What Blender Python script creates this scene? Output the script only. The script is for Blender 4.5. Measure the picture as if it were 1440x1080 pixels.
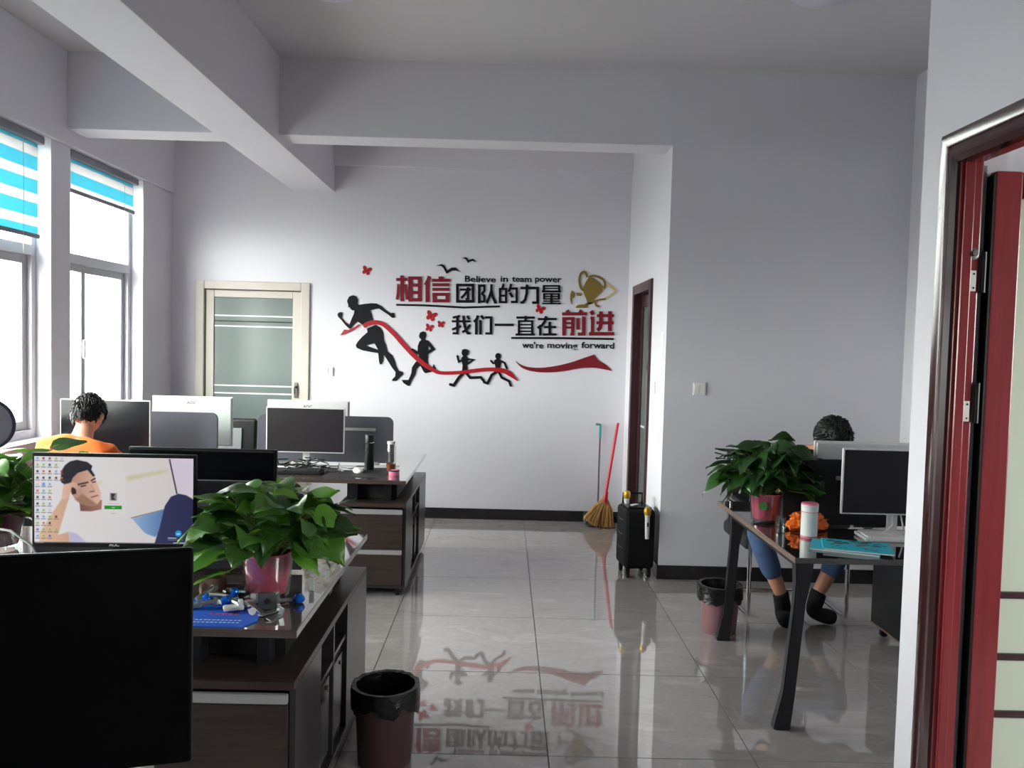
import bpy, bmesh, math, random
import numpy as np
from mathutils import Vector, Matrix, Euler, noise
PI = math.pi
for o in list(bpy.data.objects): bpy.data.objects.remove(o)
C = bpy.context.scene.collection
SC = bpy.context.scene

# ---------------------------------------------------------------- camera, sky, exposure
cam = bpy.data.cameras.new('camera'); co = bpy.data.objects.new('camera', cam); C.objects.link(co)
cam.sensor_width = 36; cam.lens = 1150 * 36 / 1440; cam.clip_start = .02
rt_ = Vector((.999636, -.00794, .025778)); up_ = Vector((-.025374, .047361, .998555)); fw_ = Vector((.00915, .998846, -.047143))
m = Matrix((rt_, up_, -fw_)).transposed().to_4x4(); m.translation = (0, 0, 1.6)
co.matrix_world = m; SC.camera = co
w = bpy.data.worlds.new('overcast_sky'); SC.world = w; w.use_nodes = True
bg = w.node_tree.nodes['Background']; bg.inputs[1].default_value = 17.0
# overcast sky: brighter towards the zenith, dull ground below the horizon
wn = w.node_tree.nodes; wl = w.node_tree.links
wt = wn.new('ShaderNodeTexCoord'); wsep = wn.new('ShaderNodeSeparateXYZ'); wr = wn.new('ShaderNodeValToRGB'); wm = wn.new('ShaderNodeMapRange')
wm.inputs[1].default_value = -1; wm.inputs[2].default_value = 1
wl.new(wt.outputs['Generated'], wsep.inputs[0]); wl.new(wsep.outputs[2], wm.inputs[0]); wl.new(wm.outputs[0], wr.inputs[0]); wl.new(wr.outputs[0], bg.inputs[0])
we = wr.color_ramp.elements; we[0].position = .0; we[0].color = (.14, .13, .125, 1); we[1].position = 1; we[1].color = (1.45, 1.40, 1.39, 1)
for p_, c_ in ((.44, (.24, .23, .225, 1)), (.5, (1.3, 1.26, 1.25, 1)), (.62, (1.35, 1.30, 1.285, 1))): q_ = we.new(p_); q_.color = c_
SC.view_settings.view_transform = 'Standard'; SC.view_settings.look = 'None'
SC.view_settings.gamma = 1; SC.view_settings.use_curve_mapping = False
SC.view_settings.exposure = 1.0
SC.cycles.use_denoising = True
SC.cycles.max_bounces = 12; SC.cycles.diffuse_bounces = 7; SC.cycles.transparent_max_bounces = 16
SC.cycles.sample_clamp_indirect = 6

def portal(x, y0, y1, z0, z1, facing):
    l = bpy.data.lights.new('window_portal', 'AREA'); l.shape = 'RECTANGLE'; l.size = z1 - z0; l.size_y = y1 - y0
    l.cycles.is_portal = True
    o = bpy.data.objects.new('window_portal', l); C.objects.link(o); o.location = (x, (y0 + y1) / 2, (z0 + z1) / 2)
    o.rotation_euler = (0, -PI / 2 if facing > 0 else PI / 2, 0)
WIN = [(3.95, 5.486), (5.727, 6.862), (2.25, 3.70), (.45, 2.0)]      # openings in the window wall (y from, y to)
for a, b in WIN: portal(-3.29, a, b, .9, 2.88, 1)
portal(3.95, -.3, 1.0, 1.1, 2.4, -1)

# ---------------------------------------------------------------- materials
def lin(c):
    return tuple((v / 255 / 12.92 if v <= 10.3 else ((v / 255 + .055) / 1.055) ** 2.4) for v in c) + (1,)
def mat(name, col, rough=.5, metal=0, trans=0, spec=.5, emit=0, noise_amt=0, noise_scale=8, bump=0, bump_scale=60, vary=0, alpha=1, coat=0, subs=0):
    M = bpy.data.materials.new(name); M.use_nodes = True; nt = M.node_tree; P = nt.nodes['Principled BSDF']
    c = lin(col); P.inputs['Base Color'].default_value = c; P.inputs['Roughness'].default_value = rough
    P.inputs['Metallic'].default_value = metal; P.inputs['Transmission Weight'].default_value = trans
    P.inputs['Specular IOR Level'].default_value = spec; P.inputs['Alpha'].default_value = alpha; P.inputs['Coat Weight'].default_value = coat
    if emit: P.inputs['Emission Color'].default_value = c; P.inputs['Emission Strength'].default_value = emit
    tc = nt.nodes.new('ShaderNodeTexCoord')
    last = None
    if noise_amt or vary:
        hs = nt.nodes.new('ShaderNodeHueSaturation'); hs.inputs['Color'].default_value = c
        last = None
        if noise_amt:
            n = nt.nodes.new('ShaderNodeTexNoise'); n.inputs['Scale'].default_value = noise_scale; n.inputs['Detail'].default_value = 4
            nt.links.new(tc.outputs['Object'], n.inputs['Vector'])
            mr = nt.nodes.new('ShaderNodeMapRange'); mr.inputs[1].default_value = .25; mr.inputs[2].default_value = .75
            mr.inputs[3].default_value = 1 - noise_amt; mr.inputs[4].default_value = 1 + noise_amt
            nt.links.new(n.outputs[0], mr.inputs[0]); last = mr.outputs[0]
        if vary:
            oi = nt.nodes.new('ShaderNodeObjectInfo'); mr2 = nt.nodes.new('ShaderNodeMapRange')
            mr2.inputs[3].default_value = 1 - vary; mr2.inputs[4].default_value = 1 + vary
            nt.links.new(oi.outputs['Random'], mr2.inputs[0])
            if last:
                mu = nt.nodes.new('ShaderNodeMath'); mu.operation = 'MULTIPLY'; nt.links.new(last, mu.inputs[0]); nt.links.new(mr2.outputs[0], mu.inputs[1]); last = mu.outputs[0]
            else: last = mr2.outputs[0]
        nt.links.new(last, hs.inputs['Value']); nt.links.new(hs.outputs[0], P.inputs['Base Color'])
    if bump:
        n = nt.nodes.new('ShaderNodeTexNoise'); n.inputs['Scale'].default_value = bump_scale; n.inputs['Detail'].default_value = 3
        nt.links.new(tc.outputs['Object'], n.inputs['Vector'])
        b = nt.nodes.new('ShaderNodeBump'); b.inputs['Strength'].default_value = bump; b.inputs['Distance'].default_value = .01
        nt.links.new(n.outputs[0], b.inputs['Height']); nt.links.new(b.outputs[0], P.inputs['Normal'])
    return M
def wood(name, c1, c2, rough, axis='x', scale=6, coat=0, spec=.5):
    M = mat(name, c1, rough, coat=coat, spec=spec); nt = M.node_tree; P = nt.nodes['Principled BSDF']
    tc = nt.nodes.new('ShaderNodeTexCoord'); mp = nt.nodes.new('ShaderNodeMapping')
    s = {'x': (.6, 9, 9), 'y': (9, .6, 9), 'z': (9, 9, .6)}[axis]; mp.inputs['Scale'].default_value = s
    n = nt.nodes.new('ShaderNodeTexNoise'); n.inputs['Scale'].default_value = scale; n.inputs['Detail'].default_value = 8; n.inputs['Roughness'].default_value = .65
    r = nt.nodes.new('ShaderNodeValToRGB'); r.color_ramp.elements[0].position = .3; r.color_ramp.elements[1].position = .72
    r.color_ramp.elements[0].color = lin(c1); r.color_ramp.elements[1].color = lin(c2)
    nt.links.new(tc.outputs['Object'], mp.inputs[0]); nt.links.new(mp.outputs[0], n.inputs['Vector']); nt.links.new(n.outputs[0], r.inputs[0]); nt.links.new(r.outputs[0], P.inputs['Base Color'])
    return M
def glassy(name, col, tint=.9, rough=.02, fac=.12):          # thin clear pane: mostly straight-through, some reflection
    M = bpy.data.materials.new(name); M.use_nodes = True; nt = M.node_tree; nt.nodes.clear()
    o = nt.nodes.new('ShaderNodeOutputMaterial'); mx = nt.nodes.new('ShaderNodeMixShader'); t = nt.nodes.new('ShaderNodeBsdfTransparent')
    g = nt.nodes.new('ShaderNodeBsdfGlossy'); g.inputs['Roughness'].default_value = rough
    t.inputs[0].default_value = tuple(v * tint for v in lin(col)[:3]) + (1,)
    lw = nt.nodes.new('ShaderNodeLayerWeight'); lw.inputs[0].default_value = .5; pw = nt.nodes.new('ShaderNodeMath'); pw.operation = 'POWER'; pw.inputs[1].default_value = 4
    fr = nt.nodes.new('ShaderNodeMapRange'); fr.inputs[3].default_value = fac * .35; fr.inputs[4].default_value = .7
    nt.links.new(lw.outputs['Facing'], pw.inputs[0]); nt.links.new(pw.outputs[0], fr.inputs[0]); nt.links.new(fr.outputs[0], mx.inputs[0]); nt.links.new(t.outputs[0], mx.inputs[1]); nt.links.new(g.outputs[0], mx.inputs[2]); nt.links.new(mx.outputs[0], o.inputs[0])
    return M
def cloth(name, col, tr=.5, transp=0):                      # thin light-passing fabric
    M = bpy.data.materials.new(name); M.use_nodes = True; nt = M.node_tree; nt.nodes.clear()
    o = nt.nodes.new('ShaderNodeOutputMaterial'); mx = nt.nodes.new('ShaderNodeMixShader'); mx.inputs[0].default_value = tr
    d = nt.nodes.new('ShaderNodeBsdfDiffuse'); t = nt.nodes.new('ShaderNodeBsdfTranslucent'); d.inputs[0].default_value = lin(col); t.inputs[0].default_value = lin(col)
    nt.links.new(d.outputs[0], mx.inputs[1]); nt.links.new(t.outputs[0], mx.inputs[2]); out = mx.outputs[0]
    if transp:
        m2 = nt.nodes.new('ShaderNodeMixShader'); m2.inputs[0].default_value = transp; tt = nt.nodes.new('ShaderNodeBsdfTransparent')
        nt.links.new(out, m2.inputs[1]); nt.links.new(tt.outputs[0], m2.inputs[2]); out = m2.outputs[0]
    nt.links.new(out, o.inputs[0]); return M
def leafmat(name, dark, light, pale):
    M = mat(name, dark, .32); nt = M.node_tree; P = nt.nodes['Principled BSDF']; out = nt.nodes['Material Output']
    oi = nt.nodes.new('ShaderNodeObjectInfo'); uv = nt.nodes.new('ShaderNodeTexCoord')
    mixc = nt.nodes.new('ShaderNodeMix'); mixc.data_type = 'RGBA'; mixc.inputs['A'].default_value = lin(dark); mixc.inputs['B'].default_value = lin(light)
    pw = nt.nodes.new('ShaderNodeMath'); pw.operation = 'POWER'; pw.inputs[1].default_value = 1.7; nt.links.new(oi.outputs['Random'], pw.inputs[0]); nt.links.new(pw.outputs[0], mixc.inputs['Factor'])
    n = nt.nodes.new('ShaderNodeTexNoise'); n.inputs['Scale'].default_value = 5; n.inputs['Detail'].default_value = 5
    mp = nt.nodes.new('ShaderNodeMapping'); mp.inputs['Scale'].default_value = (18, 4, 1); nt.links.new(uv.outputs['UV'], mp.inputs[0])
    ad = nt.nodes.new('ShaderNodeVectorMath'); ad.operation = 'ADD'; cb = nt.nodes.new('ShaderNodeCombineXYZ')
    mm = nt.nodes.new('ShaderNodeMath'); mm.operation = 'MULTIPLY'; mm.inputs[1].default_value = 40; nt.links.new(oi.outputs['Random'], mm.inputs[0]); nt.links.new(mm.outputs[0], cb.inputs[2])
    nt.links.new(mp.outputs[0], ad.inputs[0]); nt.links.new(cb.outputs[0], ad.inputs[1]); nt.links.new(ad.outputs[0], n.inputs['Vector'])
    r = nt.nodes.new('ShaderNodeValToRGB'); r.color_ramp.elements[0].position = .58; r.color_ramp.elements[1].position = .75
    r.color_ramp.elements[0].color = (0, 0, 0, 1); r.color_ramp.elements[1].color = (.75, .75, .75, 1); nt.links.new(n.outputs[0], r.inputs[0])
    m2 = nt.nodes.new('ShaderNodeMix'); m2.data_type = 'RGBA'; nt.links.new(r.outputs[0], m2.inputs['Factor']); nt.links.new(mixc.outputs['Result'], m2.inputs['A']); m2.inputs['B'].default_value = lin(pale)
    nt.links.new(m2.outputs['Result'], P.inputs['Base Color'])
    tr = nt.nodes.new('ShaderNodeBsdfTranslucent'); nt.links.new(m2.outputs['Result'], tr.inputs[0]); mx = nt.nodes.new('ShaderNodeMixShader'); mx.inputs[0].default_value = .28
    nt.links.new(P.outputs[0], mx.inputs[1]); nt.links.new(tr.outputs[0], mx.inputs[2]); nt.links.new(mx.outputs[0], out.inputs[0])
    return M

WALL = mat('wall_paint', (212, 209, 217), .75, noise_amt=.015, noise_scale=1.5, bump=.03, bump_scale=160)
CEIL = mat('ceiling_paint', (200, 197, 200), .8, noise_amt=.015, noise_scale=1)
def tilemat():
    M = mat('polished_tile', (150, 146, 146), .02, spec=1.0, coat=.6); nt = M.node_tree; P = nt.nodes['Principled BSDF']
    g = nt.nodes.new('ShaderNodeNewGeometry'); oi = nt.nodes.new('ShaderNodeObjectInfo')
    cb = nt.nodes.new('ShaderNodeCombineXYZ'); mm = nt.nodes.new('ShaderNodeMath'); mm.operation = 'MULTIPLY'; mm.inputs[1].default_value = 60
    nt.links.new(oi.outputs['Random'], mm.inputs[0]); nt.links.new(mm.outputs[0], cb.inputs[2])
    ad = nt.nodes.new('ShaderNodeVectorMath'); ad.operation = 'ADD'; nt.links.new(g.outputs['Position'], ad.inputs[0]); nt.links.new(cb.outputs[0], ad.inputs[1])
    mp = nt.nodes.new('ShaderNodeMapping'); mp.inputs['Rotation'].default_value = (0, 0, .7); mp.inputs['Scale'].default_value = (1, 2.6, 1); nt.links.new(ad.outputs[0], mp.inputs[0])
    n = nt.nodes.new('ShaderNodeTexNoise'); n.inputs['Scale'].default_value = 2.2; n.inputs['Detail'].default_value = 9; n.inputs['Roughness'].default_value = .62; n.inputs['Distortion'].default_value = 1.4
    nt.links.new(mp.outputs[0], n.inputs['Vector'])
    r = nt.nodes.new('ShaderNodeValToRGB'); e = r.color_ramp.elements; e[0].position = .3; e[0].color = lin((150, 142, 141)); e[1].position = .7; e[1].color = lin((178, 170, 168))
    x = e.new(.49); x.color = lin((166, 158, 157)); x = e.new(.52); x.color = lin((159, 151, 150))
    nt.links.new(n.outputs[0], r.inputs[0]); nt.links.new(r.outputs[0], P.inputs['Base Color']); P.inputs['IOR'].default_value = 1.6
    return M
TILE = tilemat()
GROUT = mat('tile_grout', (70, 66, 66), .8)
BASEB = mat('black_baseboard_tile', (30, 27, 31), .2, noise_amt=.2)
PVC = mat('white_window_frame', (200, 200, 208), .35)
PVCG = mat('grey_sash_frame', (165, 165, 172), .35)
GLASS = glassy('window_glass', (247, 252, 248))
CLEAR = glassy('clear_glass', (245, 248, 248), .96, fac=.25)
BLUEB = cloth('turquoise_blind_fabric', (124, 206, 220), .3)
SHEER = cloth('white_sheer_fabric', (210, 208, 210), .34, .05)
RAIL = mat('grey_rail', (120, 120, 130), .4)
FACADE = mat('pale_facade', (235, 236, 226), .8)
ALU = mat('brushed_aluminium', (190, 188, 190), .35, .6)
SILV = mat('silver_plastic', (205, 203, 205), .35)
WHITEP = mat('white_plastic', (225, 225, 224), .35)
PALEG = mat('pale_grey_plastic', (203, 209, 206), .4)
BLACKP = mat('black_plastic', (15, 15, 18), .4, spec=.35)
BLACKS = mat('black_screen', (10, 11, 15), .16, spec=.3)
BLACKM = mat('matt_black_screen', (12, 12, 14), .4, spec=.2)
GREYS = mat('dark_grey_screen', (46, 42, 46), .22)
DARKF = mat('dark_panel_fabric', (36, 36, 44), .8, bump=.1, bump_scale=400)
GREYF = mat('grey_panel_fabric', (74, 74, 84), .8, bump=.1, bump_scale=400)
WALN = wood('dark_walnut_front', (38, 29, 27), (66, 52, 48), .35, 'x')
WALNY = wood('dark_walnut_top', (66, 55, 52), (88, 75, 72), .05, 'x', spec=1.0, coat=1)
WEDGE = wood('walnut_edge', (70, 58, 56), (96, 82, 78), .3, 'x')
DARKW = wood('black_brown_laminate', (30, 25, 25), (46, 39, 38), .03, 'x', spec=1.0, coat=.7)
BEDGE = wood('brown_desk_edge', (96, 78, 70), (122, 100, 90), .35, 'y')
CHARC = mat('charcoal_side_panel', (52, 48, 51), .3)
BLACKI = mat('black_interior', (14, 13, 14), .6)
STEELB = mat('black_powder_steel', (34, 34, 38), .35, .3)
CHROME = mat('chrome', (205, 205, 208), .12, 1)
REDW = wood('red_mahogany', (124, 40, 46), (146, 54, 57), .2, 'z', 3)
DREDW = wood('dark_mahogany_frame', (50, 24, 28), (64, 32, 35), .16, 'z', 3)
DOORB = mat('dark_brown_door', (62, 36, 40), .25)
FROST = mat('frosted_pale_glass', (200, 208, 192), .35, trans=.0)
FGREEN = mat('frosted_grey_green_glass', (104, 114, 112), .2, spec=.4)
CREAM = mat('cream_door_paint', (190, 181, 174), .35)
BRASSY = mat('gold_mesh', (190, 150, 50), .35, .7, bump=.3, bump_scale=300)
TINB = mat('tinted_bin', (96, 66, 68), .4); TINP = mat('dusty_pink_bin', (132, 92, 98), .45)
BAG = mat('black_bin_bag', (16, 15, 17), .25, bump=.4, bump_scale=40)
DEC_K = mat('black_acrylic', (15, 14, 19), .45, spec=.2); DEC_R = mat('dark_red_acrylic', (116, 8, 28), .4); DEC_RB = mat('red_acrylic', (160, 18, 32), .35)
DEC_G = mat('olive_gold_acrylic', (128, 106, 44), .3, .15); DEC_PG = mat('pale_gold_acrylic', (196, 172, 116), .3)
PINKP = mat('pink_pot', (214, 92, 116), .35, noise_amt=.08, noise_scale=14)
LEAF = leafmat('pothos_leaf', (36, 74, 26), (92, 146, 40), (168, 192, 128))
LEAFD = leafmat('pothos_leaf_dark', (28, 60, 26), (50, 96, 34), (110, 140, 90))
STEM = mat('pale_green_stem', (124, 150, 70), .4)
SOIL = mat('soil', (40, 30, 26), .9)
SKIN = mat('skin', (214, 158, 132), .5, noise_amt=.04); SKIND = mat('skin_shade', (190, 134, 108), .5, noise_amt=.04)  # second tone is the bowed person's darker skin
HAIR = mat('black_hair', (11, 10, 12), .5, spec=.3, bump=.3, bump_scale=120)
ORANGE = mat('orange_cotton', (206, 92, 16), .85, noise_amt=.06, noise_scale=6, bump=.25, bump_scale=9)
TEEK = mat('black_cotton', (22, 22, 26), .85, bump=.2, bump_scale=10)
JEANS = mat('blue_denim', (62, 84, 122), .85, noise_amt=.2, noise_scale=20)
TROUS = mat('dark_trousers', (36, 36, 44), .85)
SOCK = mat('black_sock', (16, 16, 19), .9)
LIPS = mat('lips', (170, 96, 90), .5); EYEW = mat('eye_white', (230, 228, 224), .3)
STRAW = mat('broom_straw', (186, 142, 84), .8, noise_amt=.2, noise_scale=30)
REDP = mat('red_plastic_handle', (196, 34, 56), .35)
ORBAG = mat('orange_film', (232, 112, 30), .4, bump=.6, bump_scale=30)
TURQ = mat('turquoise_cover', (44, 176, 196), .4); PAPER = mat('paper_pages', (226, 226, 226), .7)
BLUEMAT = mat('blue_mat', (24, 84, 190), .5); PINKTXT = mat('pink_print', (226, 60, 84), .5); WHTXT = mat('white_print', (220, 225, 235), .5)
BLUEM = mat('blue_anodised', (24, 104, 214), .2, .4); STEEL = mat('zinc_steel', (176, 174, 172), .28, .85); DSTEEL = mat('dull_steel', (110, 108, 106), .35, .7)
REDM = mat('red_cap', (170, 40, 44), .35); TEAL = mat('teal_plastic', (60, 150, 150), .4); CARD = mat('brown_card', (120, 90, 74), .8)
TEA = mat('brewed_tea', (130, 62, 34), .2); DKGREEN = mat('grey_green_plastic', (70, 86, 84), .5)
GRILLE = mat('speaker_grille', (8, 9, 11), .6, spec=.2, bump=.5, bump_scale=400)
LAMPW = mat('lamp_opal', (208, 204, 220), .35)
KEYK = mat('black_key', (26, 26, 29), .5); KEYW = mat('white_key', (228, 224, 222), .5)
PLAST = cloth('crumpled_film', (226, 222, 214), .4, .55)

# ---------------------------------------------------------------- mesh helpers
class MB:
    def __init__(s): s.bm = bmesh.new(); s.mi = 0; s.wn = False
    def _tag(s, fs):
        for f in fs: f.material_index = s.mi
    def box(s, c, d, bev=0, rz=0, rx=0, ry=0, seg=2):
        t = bmesh.new(); bmesh.ops.create_cube(t, size=1)
        bmesh.ops.scale(t, vec=d, verts=t.verts)
        if bev: s.wn = True
        if bev: bmesh.ops.bevel(t, geom=list(t.edges), offset=min(bev, min(d) * .49), segments=seg, affect='EDGES', profile=.5)
        M = Matrix.Translation(c) @ Euler((rx, ry, rz)).to_matrix().to_4x4()
        s.merge(t, M); return s
    def bb(s, x0, x1, y0, y1, z0, z1, bev=0): return s.box(((x0 + x1) / 2, (y0 + y1) / 2, (z0 + z1) / 2), (abs(x1 - x0), abs(y1 - y0), abs(z1 - z0)), bev)
    def merge(s, t, M=None):
        vm = {}
        for v in t.verts: vm[v] = s.bm.verts.new(M @ v.co if M else v.co)
        for f in t.faces:
            try: nf = s.bm.faces.new([vm[v] for v in f.verts]); nf.material_index = s.mi
            except ValueError: pass
        t.free()
    def lathe(s, prof, c=(0, 0, 0), seg=24, M=None, caps=True):
        rings = []; M = M or Matrix.Translation(c)
        for r, z in prof:
            rings.append([s.bm.verts.new(M @ Vector((r * math.cos(2 * PI * k / seg), r * math.sin(2 * PI * k / seg), z))) for k in range(seg)])
        for a, b in zip(rings, rings[1:]):
            for k in range(seg): s._tag([s.bm.faces.new((a[k], a[(k + 1) % seg], b[(k + 1) % seg], b[k]))])
        if caps:
            if prof[0][0] > 1e-6: s._tag([s.bm.faces.new(rings[0][::-1])])
            if prof[-1][0] > 1e-6: s._tag([s.bm.faces.new(rings[-1])])
        return s
    def tube(s, pts, r, seg=8, caps=True):
        pts = [Vector(p) for p in pts]; n = len(pts); rr = r if isinstance(r, (list, tuple)) else [r] * n
        tang = [(pts[min(i + 1, n - 1)] - pts[max(i - 1, 0)]).normalized() for i in range(n)]
        ref = Vector((0, 0, 1)) if abs(tang[0].z) < .9 else Vector((1, 0, 0)); u = tang[0].cross(ref).normalized(); rings = []
        for i in range(n):
            u = (u - tang[i] * u.dot(tang[i])).normalized(); v = tang[i].cross(u)
            rings.append([s.bm.verts.new(pts[i] + (u * math.cos(2 * PI * k / seg) + v * math.sin(2 * PI * k / seg)) * rr[i]) for k in range(seg)])
        for a, b in zip(rings, rings[1:]):
            for k in range(seg): s._tag([s.bm.faces.new((a[k], a[(k + 1) % seg], b[(k + 1) % seg], b[k]))])
        if caps: s._tag([s.bm.faces.new(rings[0][::-1]), s.bm.faces.new(rings[-1])])
        return s
    def prism(s, pts, M, d):                       # 2-D outline extruded by d along local z of M
        pts = [p for i, p in enumerate(pts) if math.dist(p, pts[i - 1]) > 1e-6]
        a = [s.bm.verts.new(M @ Vector((p[0], p[1], 0))) for p in pts]; b = [s.bm.verts.new(M @ Vector((p[0], p[1], d))) for p in pts]
        n = len(pts); s._tag([s.bm.faces.new(a[::-1]), s.bm.faces.new(b)])
        for i in range(n): s._tag([s.bm.faces.new((a[i], a[(i + 1) % n], b[(i + 1) % n], b[i]))])
        return s
    def ball(s, c, r, sub=2, sc=(1, 1, 1)):
        t = bmesh.new(); bmesh.ops.create_icosphere(t, subdivisions=sub, radius=1)
        s.merge(t, Matrix.Translation(c) @ Matrix.Diagonal((r * sc[0], r * sc[1], r * sc[2], 1))); return s
    def mesh(s, name, mats, sharp=35, recalc=True):
        if recalc: bmesh.ops.recalc_face_normals(s.bm, faces=s.bm.faces)
        me = bpy.data.meshes.new(name); s.bm.to_mesh(me); s.bm.free()
        for mm in (mats if isinstance(mats, (list, tuple)) else [mats]): me.materials.append(mm)
        me.polygons.foreach_set('use_smooth', [True] * len(me.polygons)); me.set_sharp_from_angle(angle=math.radians(sharp))
        if s.wn: me['weighted'] = 1
        return me
    def build(s, name, mats, parent=None, label=None, sharp=35, **kw):
        return put(name, s.mesh(name, mats, sharp), parent, label, **kw)
def put(name, me, parent=None, label=None, loc=None, rot=None, kind=None):
    o = bpy.data.objects.new(name, me); C.objects.link(o); o.parent = parent
    if me.get('weighted'): md = o.modifiers.new('even_normals', 'WEIGHTED_NORMAL'); md.keep_sharp = True; md.weight = 90
    if loc is not None: o.location = loc
    if rot is not None: o.rotation_euler = rot
    if label: o['label'] = label
    if kind: o['kind'] = kind
    return o
def thing(name, label, cat, loc=(0, 0, 0), rz=0, group=None):
    o = bpy.data.objects.new(name, None); C.objects.link(o); o.location = loc; o.rotation_euler = (0, 0, rz); o.empty_display_size = .1
    o['label'] = label; o['category'] = cat
    if group: o['group'] = group
    return o
def tag(o, label, cat, group=None):
    o['label'] = label; o['category'] = cat
    if group: o['group'] = group
    return o
def struct(name, mb, mats, parent=None, **kw):
    o = mb.build(name, mats, parent, **kw)
    if parent is None: o['kind'] = 'structure'
    return o
def stroke2d(mb, pts, wd, M, d, cap='flat'):
    """thick polyline made of one quad per leg and a disc at inner joints; wd = full width"""
    ws = wd if isinstance(wd, (list, tuple)) else [wd] * len(pts); n = len(pts); P = [Vector(p) for p in pts]
    L, R = [], []
    for i in range(n):
        a = P[i] - P[i - 1] if i else P[1] - P[0]; b = P[i + 1] - P[i] if i < n - 1 else a
        a = a.normalized(); b = b.normalized(); t = (a + b)
        t = t.normalized() if t.length > .2 else a
        nn = Vector((-t.y, t.x)); k = 1 / max(.45, nn.dot(Vector((-a.y, a.x))))
        L.append(P[i] + nn * ws[i] / 2 * k); R.append(P[i] - nn * ws[i] / 2 * k)
    mb.prism([tuple(p) for p in L] + [tuple(p) for p in R[::-1]], M, d)
def smooth2d(pts, n=6, closed=False):
    P = [Vector(p) for p in pts]; out = []; N = len(P)
    for i in range(N if closed else N - 1):
        p0, p1, p2, p3 = (P[(i - 1) % N], P[i], P[(i + 1) % N], P[(i + 2) % N]) if closed else (P[max(i - 1, 0)], P[i], P[i + 1], P[min(i + 2, N - 1)])
        for k in range(n):
            t = k / n; out.append(.5 * ((2 * p1) + (p2 - p0) * t + (2 * p0 - 5 * p1 + 4 * p2 - p3) * t * t + (3 * p1 - p0 - 3 * p2 + p3) * t ** 3))
    if not closed: out.append(P[-1])
    return [tuple(p) for p in out]
def text_mesh(body, size, bold=0., depth=.001, align='LEFT'):
    cu = bpy.data.curves.new('t', 'FONT'); cu.body = body; cu.size = size; cu.extrude = depth; cu.offset = bold; cu.align_x = align; cu.resolution_u = 3
    o = bpy.data.objects.new('t', cu); C.objects.link(o); dg = bpy.context.evaluated_depsgraph_get()
    me = bpy.data.meshes.new_from_object(o.evaluated_get(dg)); bpy.data.objects.remove(o); return me
def skin(joints, edges, root, name, mats, sub=2, parent=None):
    """joints: name -> (x, y, z, r[, r2]); one continuous tapering surface"""
    me = bpy.data.meshes.new(name); ks = list(joints); me.from_pydata([joints[k][:3] for k in ks], [(ks.index(a), ks.index(b)) for a, b in edges], [])
    o = bpy.data.objects.new(name, me); C.objects.link(o); md = o.modifiers.new('s', 'SKIN'); md.use_smooth_shade = True
    sv = me.skin_vertices[0].data
    for i, k in enumerate(ks):
        j = joints[k]; sv[i].radius = (j[3], j[4] if len(j) > 4 else j[3]); sv[i].use_root = (k == root)
    o.modifiers.new('u', 'SUBSURF').levels = sub; o.modifiers['u'].render_levels = sub
    dg = bpy.context.evaluated_depsgraph_get(); m2 = bpy.data.meshes.new_from_object(o.evaluated_get(dg)); bpy.data.objects.remove(o); bpy.data.meshes.remove(me)
    m2.materials.clear()
    for mm in (mats if isinstance(mats, (list, tuple)) else [mats]): m2.materials.append(mm)
    m2.polygons.foreach_set('use_smooth', [True] * len(m2.polygons)); return put(name, m2, parent)

# ================================================================ THE ROOM
XL, YB, YN, XR, XC, YC, ZC = -3.03, 7.444, -3.2, 2.75, 1.104, 5.628, 3.5
f = MB().bb(-3.3, 3.95, YN - .2, YB + .25, -.12, -.006); floor = struct('floor', f, GROUT)
T = .81; g = .0035
tm = MB().box((0, 0, -.003), (T - g, T - g, .006), .0012).mesh('tile', TILE)
for i in range(-4, 5):
    for j in range(-9, 6):
        x = .207 + T / 2 + i * T; y = 3.935 + T / 2 + j * T
        if x > 3.7 or y > YB + .3 or (x - T / 2 > XC and y - T / 2 > YC): continue
        put('tile', tm, floor, loc=(x, y, 0))
struct('ceiling', MB().bb(-3.3, 3.95, YN - .2, YB + .25, ZC, ZC + .15), CEIL)
# window wall with openings
mb = MB(); yy = YN - .2
for a, b in sorted(WIN):
    mb.bb(XL - .24, XL, yy, a, 0, ZC); mb.bb(XL - .24, XL, a, b, 0, .88); mb.bb(XL - .24, XL, a, b, 2.88, ZC); yy = b
mb.bb(XL - .24, XL, yy, YB, 0, ZC); struct('wall_left', mb, WALL)
struct('ceiling_beam', MB().bb(XL, XL + .03, YN, YB, 2.885, ZC, .004), WALL)            # lintel over the windows
struct('ceiling_beam', MB().bb(-1.945, -1.572, YN, YB, 2.935, ZC + .02, .006), WALL)   # deep beam along the room
struct('ceiling_beam', MB().bb(XL + .03, XR, YC, YC + .25, 2.985, ZC + .02, .006), WALL)  # cross beam
struct('ceiling_beam', MB().bb(-1.572, XC, YB - .05, YB, 3.17, ZC, .004), WALL)        # shallow beam at the back wall
# back wall with the white door's opening
D1 = (-2.775, -1.813, 2.095)
struct('wall_back', MB().bb(-3.3, D1[0], YB, YB + .2, 0, ZC).bb(D1[1], XC + .2, YB, YB + .2, 0, ZC).bb(D1[0], D1[1], YB, YB + .2, D1[2], ZC).bb(D1[0], D1[1], YB + .12, YB + .2, 0, D1[2]), WALL)
# projecting room (column face) with the dark door's opening on its side
D2 = (6.222, 7.054, 2.105)
mb = MB().bb(XC, XR + .2, YC, D2[0], 0, ZC).bb(XC, XR + .2, D2[1], YB + .2, 0, ZC).bb(XC, XR, D2[0], D2[1], D2[2], ZC).bb(XC + .14, XC + .3, D2[0], D2[1], 0, D2[2])
struct('wall_corner', mb, WALL)
struct('wall_right', MB().bb(XR, XR + .2, 2.19, YC, 0, ZC), WALL)
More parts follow.
